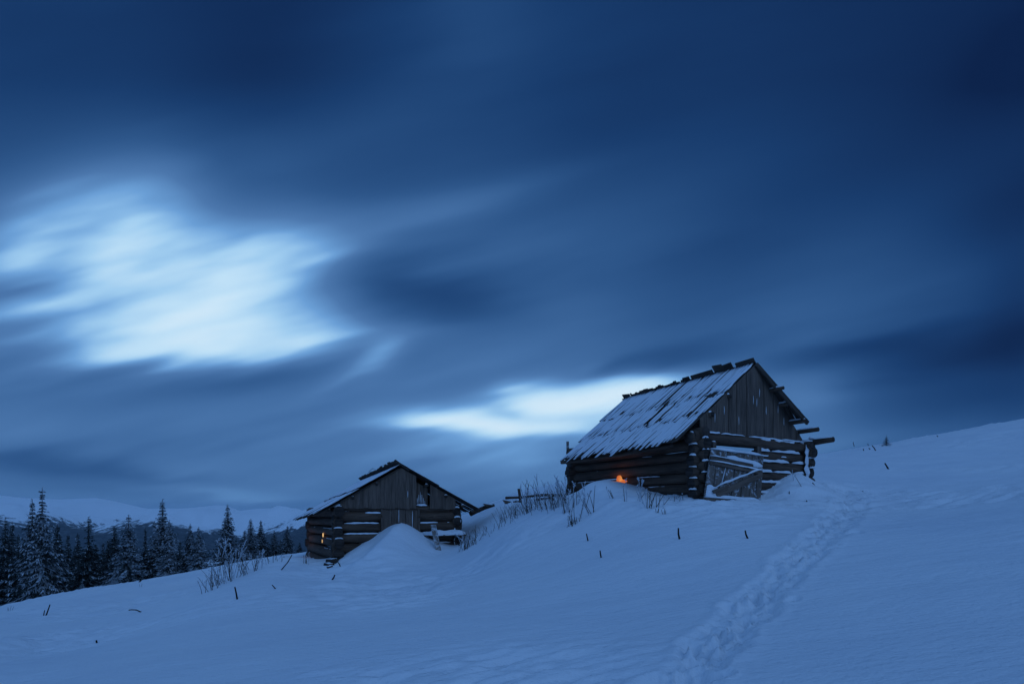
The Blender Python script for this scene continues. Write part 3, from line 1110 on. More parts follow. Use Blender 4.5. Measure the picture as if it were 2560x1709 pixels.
mb = MB(); log_wall(mb, False, 0, 0, L2, zs2, r2, .30)
w1 = mb.build('log_wall', ['log_wood', 'log_end'], hut2, True)
sn = MB(); end_caps(sn, False, 0, -.24, zs2, r2, -1)
snow_on_logs(sn, False, 0, -1, .2, L2, zs2[1:4], r2, (), .3, .015, .03)
sn.build('snow_crust', ['roof_snow'], w1, True)
mb = MB(); log_wall(mb, True, 0, 0, W2, zf2, r2, .16, [(1.45, 99, -1, 9)])
w2 = mb.build('log_wall', ['log_wood', 'log_end'], hut2, True)
mb = MB(); log_wall(mb, True, 0, 0, W2, zf2, r2, .16, [(-9, 2.72, -1, 9)])
mb.build('log_wall', ['log_wood', 'log_end'], hut2, True)
sn = MB()
for q0, q1 in ((.2, 1.44), (2.74, W2 - .2)):
    snow_on_logs(sn, True, 0, -1, q0, q1, zf2, r2, (), .97, .045, .06)
    snow_on_logs(sn, True, 0, -1, q0, q1, [z - .17 for z in zf2[1:]], r2, (), .5, .022, .025)
sn.build('snow_crust', ['roof_snow'], w2, True)
mb = MB(); log_wall(mb, False, W2, 0, L2, zs2, r2, .24)
w3 = mb.build('log_wall', ['log_wood', 'log_end'], hut2, True)
sn = MB(); end_caps(sn, False, W2, -.24, zs2, r2, -1)
for z in zs2[2:5]:
    sn.lump([(W2 + (.1 if z > 1 else -.12), -.26, z - .12 + .08 * i) for i in range(4)], (1, 0, 0), (0, -1, 0), .03, .03)
sn.build('snow_crust', ['roof_snow'], w3, True)
mb = MB(); log_wall(mb, True, L2, 0, W2, zf2, r2, .2)
mb.build('log_wall', ['log_wood', 'log_end'], hut2, True)

Z2R, Z2P = 1.72 + 1.42, .47 + 1.42
xm = 2.07
s2l, s2r = .585, .52


def roofz2(x):
    return Z2R - (s2l * (xm - x) if x < xm else s2r * (x - xm))


mb = MB(); mb.log((.1, -.02, 1.70), (W2 - .05, -.02, 1.70), .13)
mb.build('tie_beam', ['log_wood', 'log_end'], hut2, True)
x = .06
mb = MB()
while x < W2 - .08:
    w = random.choice((.1, .12, .13, .15))
    x1 = min(x + w, W2 - .06)
    hole = 2.62 < (x + x1) / 2 < 3.08
    t = random.uniform(-.006, .012)
    z0 = 1.69 + random.uniform(-.03, .01)
    if not hole:
        mb.hexa([(x + .004, -.19 + t, z0), (x1, -.19 + t, z0), (x + .004, -.165 + t, z0), (x1, -.165 + t, z0),
                 (x + .004, -.19 + t, roofz2(x) - .06), (x1, -.19 + t, roofz2(x1) - .06), (x + .004, -.165 + t, roofz2(x) - .06), (x1, -.165 + t, roofz2(x1) - .06)], 0, 2)
    else:
        mb.hexa([(x + .01, .05, z0), (x1, .05, z0), (x + .01, .08, z0), (x1, .08, z0),
                 (x + .01, .05, roofz2(x) - .2), (x1, .05, roofz2(x1) - .2), (x + .01, .08, roofz2(x) - .2), (x1, .08, roofz2(x1) - .2)], 0, 2)
    x = x1
gb = mb.build('gable', ['board_wood'], hut2)
sn = MB()
sn.lump([(2.66 + .40 * i / 5, -.05, 1.80 + random.uniform(-.01, .01)) for i in range(6)], (0, 1, 0), (0, -.4, 1), .09, .05)
for k in range(7):
    xx = 2.68 + .055 * k
    sn.lump([(xx, .035, 1.82 + (.05 + .035 * (3 - abs(k - 3))) * i) for i in range(4)], (1, 0, 0), (0, -1, 0), .012, .01)
sn.lump([(2.32, -.20, 2.05 + .08 * i) for i in range(4)], (1, 0, 0), (0, -1, 0), .008, .008)
sn.build('snow_crust', ['roof_snow'], gb, True)

n2l, d2l = Vector((-s2l, 0, 1)).normalized(), Vector((-1, 0, -s2l)).normalized()
n2r, d2r = Vector((s2r, 0, 1)).normalized(), Vector((1, 0, -s2r)).normalized()
S2L, S2R = 2.72 / abs(d2l.x), 2.88 / d2r.x
wd, sn = MB(), MB()
al2 = Vector((0, 1, -.045))
slope_boards(wd, sn, (xm, 0, Z2R - .05), al2, d2l, n2l, -.30, L2 + .25, .12, [(0, .55 * S2L), (.52 * S2L, S2L)], .03, .05, .98, .07)
slope_boards(wd, None, (xm, 0, Z2R - .12), al2, d2l, n2l, -.26, L2 + .2, .2, [(.04, S2L - .15)], .01, .02, 0, .05)
# drifted snow lies thick over the upper part
for y0 in np.arange(-.15, L2, .3):
    sn.lump([Vector((xm, 0, Z2R - .05)) + al2 * (y0 + .15) + d2l * (.12 + 1.15 * i / 8) + n2l * .075 for i in range(9)], (0, 1, 0), n2l, .19, .03, jit=.2)
rf2 = wd.build('roof_slope', ['roof_wood'], hut2)
sn.build('roof_snow', ['roof_snow'], rf2, True)
wd, sn = MB(), MB()
slope_boards(wd, sn, (xm, 0, Z2R - .05), al2, d2r, n2r, -.32, L2 + .2, .12, [(-.02, .5 * S2R), (.47 * S2R, S2R)], .03, .05, .9, .08)
rr2 = wd.build('roof_slope', ['roof_wood'], hut2)
sn.build('roof_snow', ['roof_snow'], rr2, True)
# rough ridge covering, proud of the snow
for t0, t1, hh in ((-.28, .9, .27), (.95, 2.2, .25), (2.25, 3.6, .24), (3.65, L2 + .1, .22)):
    mb = MB()
    t = t0
    up = (-d2r * .97 + n2r * .1).normalized()
    while t < t1:
        w = random.uniform(.12, .3)
        h_ = hh * random.uniform(.85, 1.15)
        b0 = Vector((xm + .02, t, Z2R - .045 * t - .02))
        b1 = Vector((xm + .02, t + w, Z2R - .045 * (t + w) - .02 + random.uniform(-.01, .01)))
        pts = []
        for d in (n2r * 0, n2r * .05):
            for u in (up * -.3, up * h_):
                for bb in (b0, b1):
                    pts.append(bb + u + d)
        mb.hexa(pts, 0, 0)
        t += w
    mb.build('ridge_board', ['roof_wood'], rf2)
# rafters and purlins
for xx, out in ((.45, .26), (1.25, .24), (3.0, .26), (3.7, .3), (4.35, .3), (-.28, .2)):
    z = roofz2(xx) - .17
    mb = MB(); mb.log((xx, -out, z), (xx, L2 + .1, z - .2), .055, 8)
    pu = mb.build('purlin', ['log_wood', 'log_end'], hut2, True)
    sn = MB(); sn.lump([(xx, -out + .03 + .05 * i, z + .05) for i in range(4)], (1, 0, 0), (0, 0, 1), .05, .03)
    sn.build('snow_crust', ['roof_snow'], pu, True)
# plank door, half buried
dr2 = empty('door', (0, 0, 0)); dr2.parent = hut2
mb = MB()
us = [1.47, 1.78, 2.03, 2.26, 2.5, 2.71]
for i in range(5):
    t = random.uniform(-.004, .006)
    mb.box(((us[i] + us[i + 1]) / 2, -.10 + t, .9), ((us[i + 1] - us[i]) / 2 - .006, 0, 0), (0, .016, 0), (0, 0, .78), 0, 2)
mb.build('door_leaf', ['board_wood'], dr2)
for xx in (1.44, 2.74):
    mb = MB(); mb.box((xx, -.11, .85), (.035, 0, 0), (0, .05, 0), (0, 0, .82), 0, 2)
    mb.build('door_post', ['board_wood'], dr2)
sn = MB()
for xx, a, b_ in ((1.46, .6, 1.66), (2.51, .5, 1.6), (2.03, 1.2, 1.66)):
    sn.lump([(xx, -.125, a + (b_ - a) * i / 7) for i in range(8)], (1, 0, 0), (0, -1, 0), .010, .010)
sn.build('snow_crust', ['roof_snow'], dr2, True)
# light through the chinks of the side wall
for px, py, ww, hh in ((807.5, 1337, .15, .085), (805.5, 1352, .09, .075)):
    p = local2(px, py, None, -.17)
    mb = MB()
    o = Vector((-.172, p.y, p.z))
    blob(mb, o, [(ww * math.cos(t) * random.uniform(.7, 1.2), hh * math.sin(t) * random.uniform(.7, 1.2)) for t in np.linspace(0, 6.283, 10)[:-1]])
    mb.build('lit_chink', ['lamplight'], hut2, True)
lp = bpy.data.lights.new('lamp_glow', 'POINT'); lp.energy = .8; lp.color = (1, .5, .2); lp.shadow_soft_size = .05
lo = bpy.data.objects.new('lamp_glow', lp); COL.objects.link(lo); lo.parent = hut2; lo.location = (-.45, 4.3, .62)

# ------------------------------------------------------------------ things around the huts
GND = lambda x, y: float(ground(np.array([x]), np.array([y]), False)[0])


def bar(name, mats, pts, rad, label, cat, group=None, n=7, snow=0.0, flat=0.0):
    mb = MB()
    o = Vector(pts[0])
    mb.tube([Vector(p) - o for p in pts], rad, n, 0, 0, .08, flat=flat)
    if snow:
        mb.lump([Vector(p) - o + Vector((0, 0, (rad if not hasattr(rad, '__len__') else rad[0]) * .8)) for p in pts], Vector((0, 1, 0)), Vector((0, 0, 1)), snow, snow * .6, 1)
    ob = mb.build(name, mats, None, True)
    ob.location = o
    return tag(ob, label, cat, group)


random.seed(5)
# frosted board leaning by the lower hut, and a shelf with firewood
sh = empty('bench', at(1110, 1345, 21.0))
tag(sh, 'snow-covered plank shelf under the right end of the smaller hut wall', 'bench')
c1, c2 = at(1056, 1338, 20.7), at(1158, 1336, 21.3)
rot = Matrix.Rotation(0, 4, 'Z')
mb = MB()
e = (c2 - c1) / 2
mb.box((c1 + c2) / 2 - sh.location, e, Vector((-.23, .44, 0)) * .55, Vector((0, 0, .02)), 0, 0)
mb.build('seat', ['board_wood'], sh)
for t in (.1, .9):
    p = c1.lerp(c2, t) - sh.location
    mb = MB(); mb.box(p + Vector((0, .1, -.32)), (.04, .0, 0), (0, .05, 0), (0, 0, .29), 0, 2)
    mb.build('leg', ['log_wood'], sh)
mb = MB()
for k in range(4):
    q = Vector((-.06, .115, 0)) * (k - 1.5)
    mb.lump([c1.lerp(c2, i / 9) - sh.location + q + Vector((0, 0, .035)) for i in range(10)], Vector((-.45, .9, 0)), Vector((0, 0, 1)), .10, .13)
mb.build('snow_crust', ['roof_snow'], sh, True)
mb = MB()
pt, pb = at(1083, 1311, 20.25), at(1098, 1385, 19.75)
mb.box((pt + pb) / 2, Vector((.085, .03, 0)), Vector((-.01, .03, 0)), (pt - pb) / 2, 0, 2)
mb.build('board', ['frosted_wood'])
tag(bpy.data.objects['board'], 'frosted upright board leaning against the shelf beside the smaller hut', 'board')
for k, (a, b_, lab) in enumerate((((1137, 1335, 20.6), (1172, 1362, 20.0), 'snowy thin pole slanting down off the shelf end'),
                                  ((1140, 1348, 20.6), (1152, 1368, 20.3), 'short dark stick under the shelf end'))):
    bar('pole', ['frosted_stem' if k == 0 else 'dark_stick'], [at(*a), at(*b_)], .02 if k == 0 else .03, lab, 'pole')
# foundation timbers showing at the lower hut's left corner
for k, (a, b_, rr, lab) in enumerate((((818, 1403, 19.2), (842, 1401, 19.1), .09, 'dark broken timber block topmost under the smaller hut corner'),
                                      ((812, 1411, 19.0), (833, 1413, 18.9), .07, 'dark timber offcut lying below the smaller hut corner'),
                                      ((818, 1420, 18.6), (831, 1416, 18.7), .06, 'lowest timber offcut poking from snow under the smaller hut corner'))):
    bar('timber', ['log_end', 'roof_snow'], [at(*a), at((a[0] + b_[0]) / 2, (a[1] + b_[1]) / 2, (a[2] + b_[2]) / 2), at(*b_)], rr, lab, 'timber', None, 7, .06)
# post behind the upper hut
a, b_ = at(1423, 1160, 19.5), at(1418, 1103, 19.5)
gb_ = GND(a.x, 19.5)
mb = MB(); mb.box(((a.x + b_.x) / 2, 19.5, (gb_ + b_.z) / 2), (.042, 0, 0), (0, .03, 0), (-.02, 0, (b_.z - gb_) / 2), 0, 2)
tag(mb.build('post', ['frosted_wood']), 'tall grey plank post standing behind the left eave of the larger hut', 'post')
# broken fence on the knoll
fe = empty('broken_fence', at(1340, 1245, 20.5))
tag(fe, 'collapsed dark rail fence on the snow crest left of the larger hut', 'fence')


def frail(name, a, b_, rr, wob=.012):
    mb = MB()
    pts = [at(*a).lerp(at(*b_), i / 6) + Vector((0, 0, random.uniform(-wob, wob))) - fe.location for i in range(7)]
    mb.tube(pts, [rr * random.uniform(.85, 1.1) for _ in pts], 7, 0, 0, .1)
    mb.lump([p + Vector((0, 0, rr * .9)) for p in pts[2:6]], Vector((0, 1, 0)), Vector((0, 0, 1)), rr * .7, .02, 1)
    mb.build(name, ['log_wood', 'roof_snow'], fe, True)


frail('rail', (1264, 1245, 20.6), (1352, 1238, 20.2), .045)
frail('rail', (1335, 1238, 20.2), (1425, 1236, 19.8), .05)
frail('rail', (1340, 1248, 20.0), (1382, 1243, 19.9), .035)
frail('rail', (1283, 1254, 20.4), (1298, 1252, 20.3), .03)
mb = MB()
p0, p1 = at(1302, 1256, 20.4) - fe.location, at(1297, 1221, 20.4) - fe.location
mb.box((p0 + p1) / 2, (.038, .01, 0), (-.01, .03, 0), (p1 - p0) / 2, 0, 2)
mb.build('fence_post', ['log_wood'], fe)
for k, (a, b_, c_, lab) in enumerate((((1256, 1249, 21.2), (1276, 1253, 21), (1262, 1259, 20.8), 'wedge-shaped broken plank on the snow crest nearest the fence'),
                                      ((1206, 1258, 22.3), (1232, 1262, 22), (1215, 1265, 21.9), 'wedge-shaped broken plank on the snow crest above the smaller hut eave'))):
    mb = MB()
    A, B, C = at(*a), at(*b_), at(*c_)
    o = (A + B + C) / 3
    d = Vector((.05, .3, .0))
    vs = [A - o, B - o, C - o]
    mb.v += [tuple(v) for v in vs] + [tuple(v + d) for v in vs]
    for f in ((0, 2, 1), (3, 4, 5), (0, 1, 4, 3), (1, 2, 5, 4), (2, 0, 3, 5)):
        mb.face(f, 0, [(random.random(), random.random()) for _ in f])
    mb.lump([A - o + Vector((0, .1, .01)) + (B - A) * i / 4 for i in range(5)], Vector((0, 1, 0)), Vector((0, 0, 1)), .08, .015, 1)
    ob = mb.build('plank', ['log_wood', 'roof_snow']); ob.location = o
    tag(ob, lab, 'plank')
bar('beam', ['log_wood', 'roof_snow'], [at(1176, 1284, 22.5), at(1190, 1277, 22.4), at(1210, 1269, 22.3), at(1236, 1262, 22.2)], [.10, .10, .08, .05],
    'dark roof beam half sunk in snow right of the smaller hut eave', 'beam', None, 8, .05)

# ------------------------------------------------------------------ spruces
def spruce_mesh(seed, frost, width=1.7, leaders=1, bare=0.0, levels=56, dens=1.15):
    """a 10 m spruce: trunk and crown meshes"""
    R = random.Random(seed)
    tr_, crn = MB(), MB()
    for L in range(leaders):
        ht = 10.0 if L == 0 else 9.05
        lx = 0 if L == 0 else -.62
        bend = R.uniform(-.1, .1)

        def axis(t):
            k = min(1, t / .45)
            return Vector((lx * k + bend * t * t, 0, ht * t))
        if True:
            pts = [axis(i / 10) for i in range(11)]
            tr_.tube(pts, [max(.012, .15 * (1 - i / 10.2)) for i in range(11)], 7, 0, 0, .05)
        for k in range(levels):
            h = (.03 + .955 * (k + R.uniform(-.3, .3)) / levels)
            h = min(max(h, .02), .992)
            prof = .20 * (1 - h) ** .55 + .85 * max(0, .93 - h) ** 1.02
            if bare and h > 1 - bare:
                prof *= .55
            if leaders > 1 and h < .42 and L == 1:
                continue
            wdt = width * (1 if leaders == 1 else (.82 if h > .42 else 1))
            nb = max(3, int((7 if h < .8 else 4) * dens * (.45 if bare and 1 - bare < h < .94 else 1)))
            a0 = R.uniform(0, 6.28)
            for b_ in range(nb):
                if R.random() < .08:
                    continue
                an = a0 + 6.283 * b_ / nb + R.uniform(-.4, .4)
                ln = max(.10, wdt * prof * R.uniform(.62, 1.18) * (1.25 if R.random() < .08 else 1))
                ln *= 1 + .22 * math.sin(2 * an + seed + 7 * h) + .18 * math.sin(3 * an - 2.3 * seed - 19 * h)
                out = Vector((math.cos(an), math.sin(an), 0))
                sd = Vector((-math.sin(an), math.cos(an), 0))
                drop = R.uniform(.55, 1.15) * (1 - .62 * h) + (.02 if h < .9 else -.3)
                rise = R.uniform(.10, .3)
                base = axis(h)
                ns = 5 if ln > .6 else 3
                sp = []
                for i in range(ns + 1):
                    t = i / ns
                    sp.append(base + out * (ln * t) + Vector((0, 0, -drop * ln * t * (1.25 - .55 * t) + rise * ln * .3 * t * t * t)) + sd * R.uniform(-.03, .03) * ln)
                bf = R.random() < (frost * .95 + .05) * (1 + .6 * math.sin(3 * an + 2 * seed + 11 * h))
                for i in range(ns):
                    w0 = .10 * (1 - .5 * i / ns) * min(1, ln + .3)
                    p, q = sp[i], sp[i + 1]
                    o = len(crn.v)
                    crn.v += [tuple(p - sd * w0), tuple(p + sd * w0), tuple(q + sd * w0 * .75), tuple(q - sd * w0 * .75)]
                    crn.face((o, o + 1, o + 2, o + 3), 1 if bf and R.random() < .8 else 0)
                    for sgn in (-1, 1, 0):
                        for rep in range(2 if ln > .8 else 1):
                            if R.random() < .12:
                                continue
                            f = R.random()
                            st = p.lerp(q, f)
                            tl_ = (.16 + .30 * ln * (1 - .75 * (i + f) / ns)) * R.uniform(.6, 1.15)
                            if sgn:
                                dr_ = (out * R.uniform(.3, .9) + sd * sgn * R.uniform(.4, .9) + Vector((0, 0, -R.uniform(.5, 1.3)))).normalized()
                            else:
                                dr_ = (out * R.uniform(.1, .6) + sd * R.uniform(-.3, .3) + Vector((0, 0, -1))).normalized()
                                tl_ *= .75
                            wv = dr_.cross(Vector((R.uniform(-1, 1), R.uniform(-1, 1), R.uniform(.2, 1)))).normalized() * R.uniform(.022, .05)
                            o = len(crn.v)
                            md = st + dr_ * tl_ * .55 + Vector((0, 0, .03 * tl_))
                            en = st + dr_ * tl_ + Vector((0, 0, -.10 * tl_))
                            crn.v += [tuple(st - wv * .6), tuple(st + wv * .6), tuple(md + wv), tuple(md - wv), tuple(en)]
                            mi = 1 if R.random() < frost * (.75 if bf else .3) else 0
                            crn.face((o, o + 1, o + 2, o + 3), mi)
                            crn.face((o + 3, o + 2, o + 4), mi)
        # leader shoot
        tp = axis(1.0)
        for j in range(5):
            an = R.uniform(0, 6.28)
            d = Vector((math.cos(an) * .12, math.sin(an) * .12, R.uniform(-.1, .12)))
            o = len(crn.v)
            b0 = tp + Vector((0, 0, -.1 * j))
            crn.v += [tuple(b0 + Vector((0, 0, .05))), tuple(b0 - Vector((0, 0, .05))), tuple(b0 + d)]
            crn.face((o, o + 1, o + 2), 1 if R.random() < frost else 0)
    a = tr_.build('trunk', ['bark'])
    b_ = crn.build('crown', ['needles', 'frosted_needles'])
    return a, b_


PROTO = {}
for key, kw in {'D1': dict(seed=1, frost=.24), 'D2': dict(seed=2, frost=.30, width=1.5), 'D3': dict(seed=3, frost=.20, width=1.8),
                'S1': dict(seed=4, frost=.22, bare=.36, width=1.8), 'M1': dict(seed=5, frost=.60, width=1.7), 'M2': dict(seed=6, frost=.50, width=1.5),
                'F1': dict(seed=7, frost=.92, width=1.7), 'F2': dict(seed=8, frost=.85, width=1.5), 'F3': dict(seed=9, frost=.95, width=1.6),
                'B1': dict(seed=10, frost=.78, width=2.1, leaders=2, levels=50), 'Y1': dict(seed=12, frost=1.0, width=3.0, levels=20)}.items():
    PROTO[key] = [spruce_mesh(**kw), kw.get('width', 1.7), False]

TREES = [  # photo x, photo y of the tip, distance, crown half-width px, kind, label
    (105, 1219, 45, 58, 'B1', 'tallest frosted spruce with two tips at the left of the wood'),
    (15, 1294, 48, 38, 'D1', 'dark spruce at the left picture edge, taller of a close pair'),
    (27, 1303, 52, 34, 'D2', 'dark spruce just inside the left picture edge, shorter of a close pair'),
    (46, 1333, 60, 26, 'D3', 'short dark spruce just left of the two-tipped giant spruce'),
    (-22, 1335, 46, 42, 'D3', 'dark spruce cut by the left picture edge'),
    (140, 1309, 49, 36, 'D2', 'dark spruce directly right of the two-tipped giant spruce'),
    (151, 1337, 58, 26, 'D1', 'slim dark tip showing behind the spruce next to the two-tipped giant'),
    (171, 1333, 60, 28, 'D3', 'dark spruce in the gap left of the spruce with a bare pole-like top'),
    (221, 1291, 46, 42, 'S1', 'dark spruce with a sparse top on a bare trunk'),
    (196, 1332, 56, 34, 'D1', 'dense dark spruce touching the left of the bare-topped spruce'),
    (241, 1355, 58, 26, 'D2', 'low dark spruce just right of the bare-topped spruce'),
    (257, 1355, 62, 26, 'D3', 'low dark spruce midway between bare-topped and pale frosted spruces'),
    (288, 1315, 52, 40, 'D1', 'broad dark spruce behind the left flank of a pale frosted spruce'),
    (320, 1286, 45, 46, 'F1', 'pale frosted spruce with a sharp tip and wide skirt, left of centre of the wood'),
    (363, 1318, 50, 26, 'S1', 'thin-topped dark spruce between the two tallest pale frosted spruces'),
    (405, 1248, 50, 42, 'F2', 'tall slender frosted spruce, second tallest of the wood'),
    (424, 1299, 46, 28, 'F3', 'frosted spruce pressed against the right of the tall slender one'),
    (475, 1308, 48, 30, 'M1', 'greyish spruce, left of the pair before the snowy clearing'),
    (497, 1316, 45, 28, 'F3', 'frosted spruce, right of the pair before the snowy clearing'),
    (569, 1260, 47, 36, 'M1', 'tall spruce standing free right of the snowy clearing'),
    (626, 1296, 54, 30, 'F2', 'frosted spruce with a thin spire right of the free-standing tall one'),
    (610, 1326, 58, 26, 'M2', 'stocky spruce half hidden by the frosted one with a thin spire'),
    (652, 1299, 57, 22, 'D2', 'narrow dark spruce with level branches, last dark one before the small spruces'),
    (686, 1325, 61, 17, 'M2', 'small spruce, left of the two little spires near the smaller hut'),
    (701, 1347, 64, 13, 'M1', 'lowest small spruce wedged between two little spires near the smaller hut'),
    (718, 1313, 60, 19, 'M2', 'small spruce with a needle tip, taller of the little spires near the smaller hut'),
    (749, 1354, 62, 11, 'D2', 'lone tiny spruce nearest the smaller hut wall'),
    (206, 1454, 33, 15, 'Y1', 'white young fir at the foot of the bare-topped spruce'),
    (283, 1432, 34, 15, 'Y1', 'white young fir at the foot of the pale frosted spruce'),
    (335, 1345, 60, 28, 'D3', 'dark spruce filling the gap right of the pale frosted spruce'),
    (61, 1342, 58, 28, 'D1', 'dark spruce behind the left flank of the two-tipped giant'),
    (271, 1345, 61, 28, 'D2', 'dark spruce behind the broad dark one left of the pale frosted spruce'),
    (392, 1345, 61, 28, 'D1', 'dark spruce behind the tall slender frosted one'),
    (450, 1352, 60, 26, 'D3', 'dark spruce behind the gap left of the greyish pair'),
    (122, 1345, 62, 30, 'D3', 'dark spruce behind the right flank of the two-tipped giant'),
    (592, 1372, 60, 20, 'D2', 'low dark spruce between the free-standing tall one and its frosted neighbour'),
    (668, 1362, 62, 16, 'D1', 'low dark spruce at the right foot of the narrow dark one'),
]
random.seed(31)


def place_tree(px, ytip, Y, hw, kind, label, base=None, group='spruces of the wood'):
    pr = PROTO[kind]
    X = (px - CX) / F * Y
    g = GND(X, Y) - .1 if base is None else base
    H = (HY - ytip) / F * Y - g
    s = hw / F * Y / pr[1] * 1.42
    root = empty('spruce_tree', (X, Y, g), random.uniform(0, 6.28) if kind != 'B1' else 0)
    root.scale = (s, s, H / 10.0)
    tag(root, label, 'tree', group)
    for src in pr[0]:
        if pr[2]:
            c = src.copy(); COL.objects.link(c)
        else:
            c = src
        c.parent = root
    pr[2] = True
    return root


for t in TREES:
    place_tree(*t)
p = spot(2216, 1113, 20, 60)
place_tree(2216, 1086, p.y, 11, 'Y1', 'tiny lone sapling on the open slope at right', p.z - .05, None)
for k, pr in PROTO.items():
    if not pr[2]:
        for o in pr[0]:
            bpy.data.objects.remove(o)


# ------------------------------------------------------------------ weeds, bushes and sticks
def weed(seed, hgt, n, spread, frost, twigs=4, lean=(0, 0), rad=.005, plume=0.0):
    R = random.Random(seed)
    mb = MB()
    for i in range(n):
        h = hgt * R.uniform(.5, 1.0)
        b_ = Vector((R.gauss(0, spread), R.gauss(0, spread * .7), -.12))
        d = Vector((R.gauss(lean[0], .22), R.gauss(lean[1], .2), 1)).normalized()
        cv = Vector((R.gauss(0, .12), R.gauss(0, .12), 0)) * h
        pts = [b_ + d * (h + .12) * t + cv * t * t for t in (0, .3, .6, .85, 1.0)]
        fm = R.random() < frost
        mb.tube(pts, [rad * 1.3, rad * 1.15, rad, rad * .8, rad * .55], 4, 1 if fm and R.random() < .4 else 0, None, 0, False)
        for k in range(R.randint(0, twigs)):
            t = R.uniform(.35, .98)
            st = b_ + d * (h + .12) * t + cv * t * t
            an = R.uniform(0, 6.28)
            dd = (d + Vector((math.cos(an), math.sin(an), .2)) * R.uniform(.4, 1.0)).normalized()
            L = h * R.uniform(.08, .26)
            mb.tube([st, st + dd * L * .6, st + dd * L + Vector((0, 0, .02 * h))], [rad * .8, rad * (.7 + plume * fm), rad * (.5 + plume * fm)], 4, 1 if fm else 0, None, 0, False)
        if fm:
            tp = pts[-1]
            for k in range(3):
                an = R.uniform(0, 6.28)
                dd = Vector((math.cos(an), math.sin(an), R.uniform(.3, 1.5))).normalized()
                mb.tube([tp - d * .05 * k * hgt, tp - d * .05 * k * hgt + dd * h * .08], [rad * (1.1 + plume), rad * (.8 + plume)], 4, 1, None, 0, False)
    return mb


def put_weed(name, px, py, hgt_px, label, cat, seed, n=5, spread_px=6, frost=.5, twigs=4, lean=(0, 0), rad=.006, plume=0.0, group=None, y0=2, y1=40):
    p = spot(px, py, y0, y1)
    mb = weed(seed, hgt_px / F * p.y, n, spread_px / F * p.y, frost, twigs, lean, rad, plume)
    o = mb.build(name, ['dry_stem', 'frosted_stem'])
    o.location = p
    return tag(o, label, cat, group)


WEEDS = [  # x, y of the foot, height px, stems, spread px, frost, twigs, lean, plume, label
    (1425, 1275, 90, 12, 10, .75, 6, (-.05, 0), .9, 'tall frosted weed clump before the far corner of the larger hut'),
    (1462, 1268, 62, 3, 3, 1.0, 7, (-.25, 0), 1.6, 'single white-branched frosted plant against the larger hut wall'),
    (1488, 1277, 75, 2, 3, .4, 5, (-.1, 0), .3, 'thin brown weed in front of the snow mound, left one'),
    (1535, 1243, 32, 3, 3, .7, 5, (-.5, 0), .3, 'faint leaning frosted weed high on the snow mound'),
    (1565, 1255, 60, 2, 2, .6, 3, (-.02, 0), .6, 'straight brown stalk in front of the orange firelight'),
    (1597, 1253, 58, 5, 5, .9, 4, (.02, 0), 1.5, 'weeds with white snow tufts right of the firelight'),
    (1618, 1268, 62, 3, 4, .8, 4, (-.1, 0), 1.4, 'leaning stalks with a snow tuft right of the firelight'),
    (1632, 1268, 62, 5, 7, .4, 5, (.15, 0), .4, 'brown stalk cluster before the near end of the larger hut side wall'),
    (1650, 1268, 52, 4, 6, .5, 5, (.25, 0), .5, 'slanting stalks at the right of the weed row by the larger hut'),
    (1440, 1305, 75, 6, 9, .5, 8, (-.25, 0), .4, 'bushy frosted weed standing alone lower on the slope'),
    (1432, 1313, 26, 14, 7, .6, 5, (0, 0), .2, 'low tangled tuft at the foot of the lone bushy weed'),
    (1478, 1282, 58, 3, 4, .3, 3, (-.3, 0), .2, 'leaning dark stalks between lone bushy weed and snow mound'),
    (1395, 1268, 52, 8, 14, .5, 5, (-.05, 0), .3, 'weed cluster right end of the grass bank by the fence'),
    (1365, 1270, 85, 6, 10, .7, 6, (-.1, 0), .6, 'tall frosted plumes behind the fence rails'),
    (1330, 1278, 78, 9, 12, .75, 6, (-.28, 0), .6, 'frosted plumes leaning left over the fence post'),
    (1641, 1285, 18, 3, 4, .3, 2, (-.2, 0), .2, 'tiny twigs sticking out of the snow below the weed row, left one'),
    (1662, 1284, 16, 3, 3, .3, 2, (-.2, 0), .2, 'tiny twigs sticking out of the snow below the weed row, right one'),
    (1190, 1352, 68, 1, 1, .3, 1, (-.25, 0), .1, 'long lone stalk leaning left beneath the smaller hut eave'),
    (1698, 1250, 18, 7, 7, 1.0, 5, (0, 0), .8, 'white hoarfrost sprigs at the near corner of the larger hut'),
    (2012, 1220, 40, 1, 1, .5, 1, (.02, 0), .2, 'upright thin stalk in the drift by the larger hut right corner'),
    (1986, 1202, 38, 1, 1, .8, 1, (-.08, 0), .4, 'curved frosted stalk before the logs at the right end of the larger hut'),
    (520, 1478, 50, 9, 14, .5, 7, (-.25, 0), .3, 'low spiky shrub at the left end of the bush row before the wood'),
    (545, 1463, 62, 16, 16, .8, 7, (-.25, 0), .3, 'frosted bush with fanned twigs, second from the left in the bush row'),
    (578, 1450, 110, 14, 12, .95, 8, (-.05, 0), .7, 'tallest hoarfrost shrub in the bush row before the free-standing spruce'),
    (600, 1440, 60, 14, 16, .7, 7, (.05, 0), .3, 'frosted tangled bush just right of the tallest hoarfrost shrub'),
    (640, 1422, 52, 12, 18, .75, 6, (.05, 0), .3, 'thin frosted bush toward the right of the bush row'),
    (690, 1400, 22, 10, 16, .6, 5, (0, 0), .2, 'lowest scrub at the right end of the bush row'),
    (768, 1408, 28, 5, 5, .6, 4, (0, 0), .3, 'small frosted weed in the snow beside the smaller hut lit wall'),
    (20, 1527, 12, 5, 5, .6, 3, (0, 0), .2, 'tiny weed on the snow edge at far left'),
    (352, 1466, 14, 2, 3, .3, 1, (0, 0), .1, 'two short stalks on the snow edge under the dark wood'),
    (1165, 1372, 42, 22, 12, .35, 5, (.15, 0), .2, 'dark brushwood heap at the right corner of the smaller hut'),
]
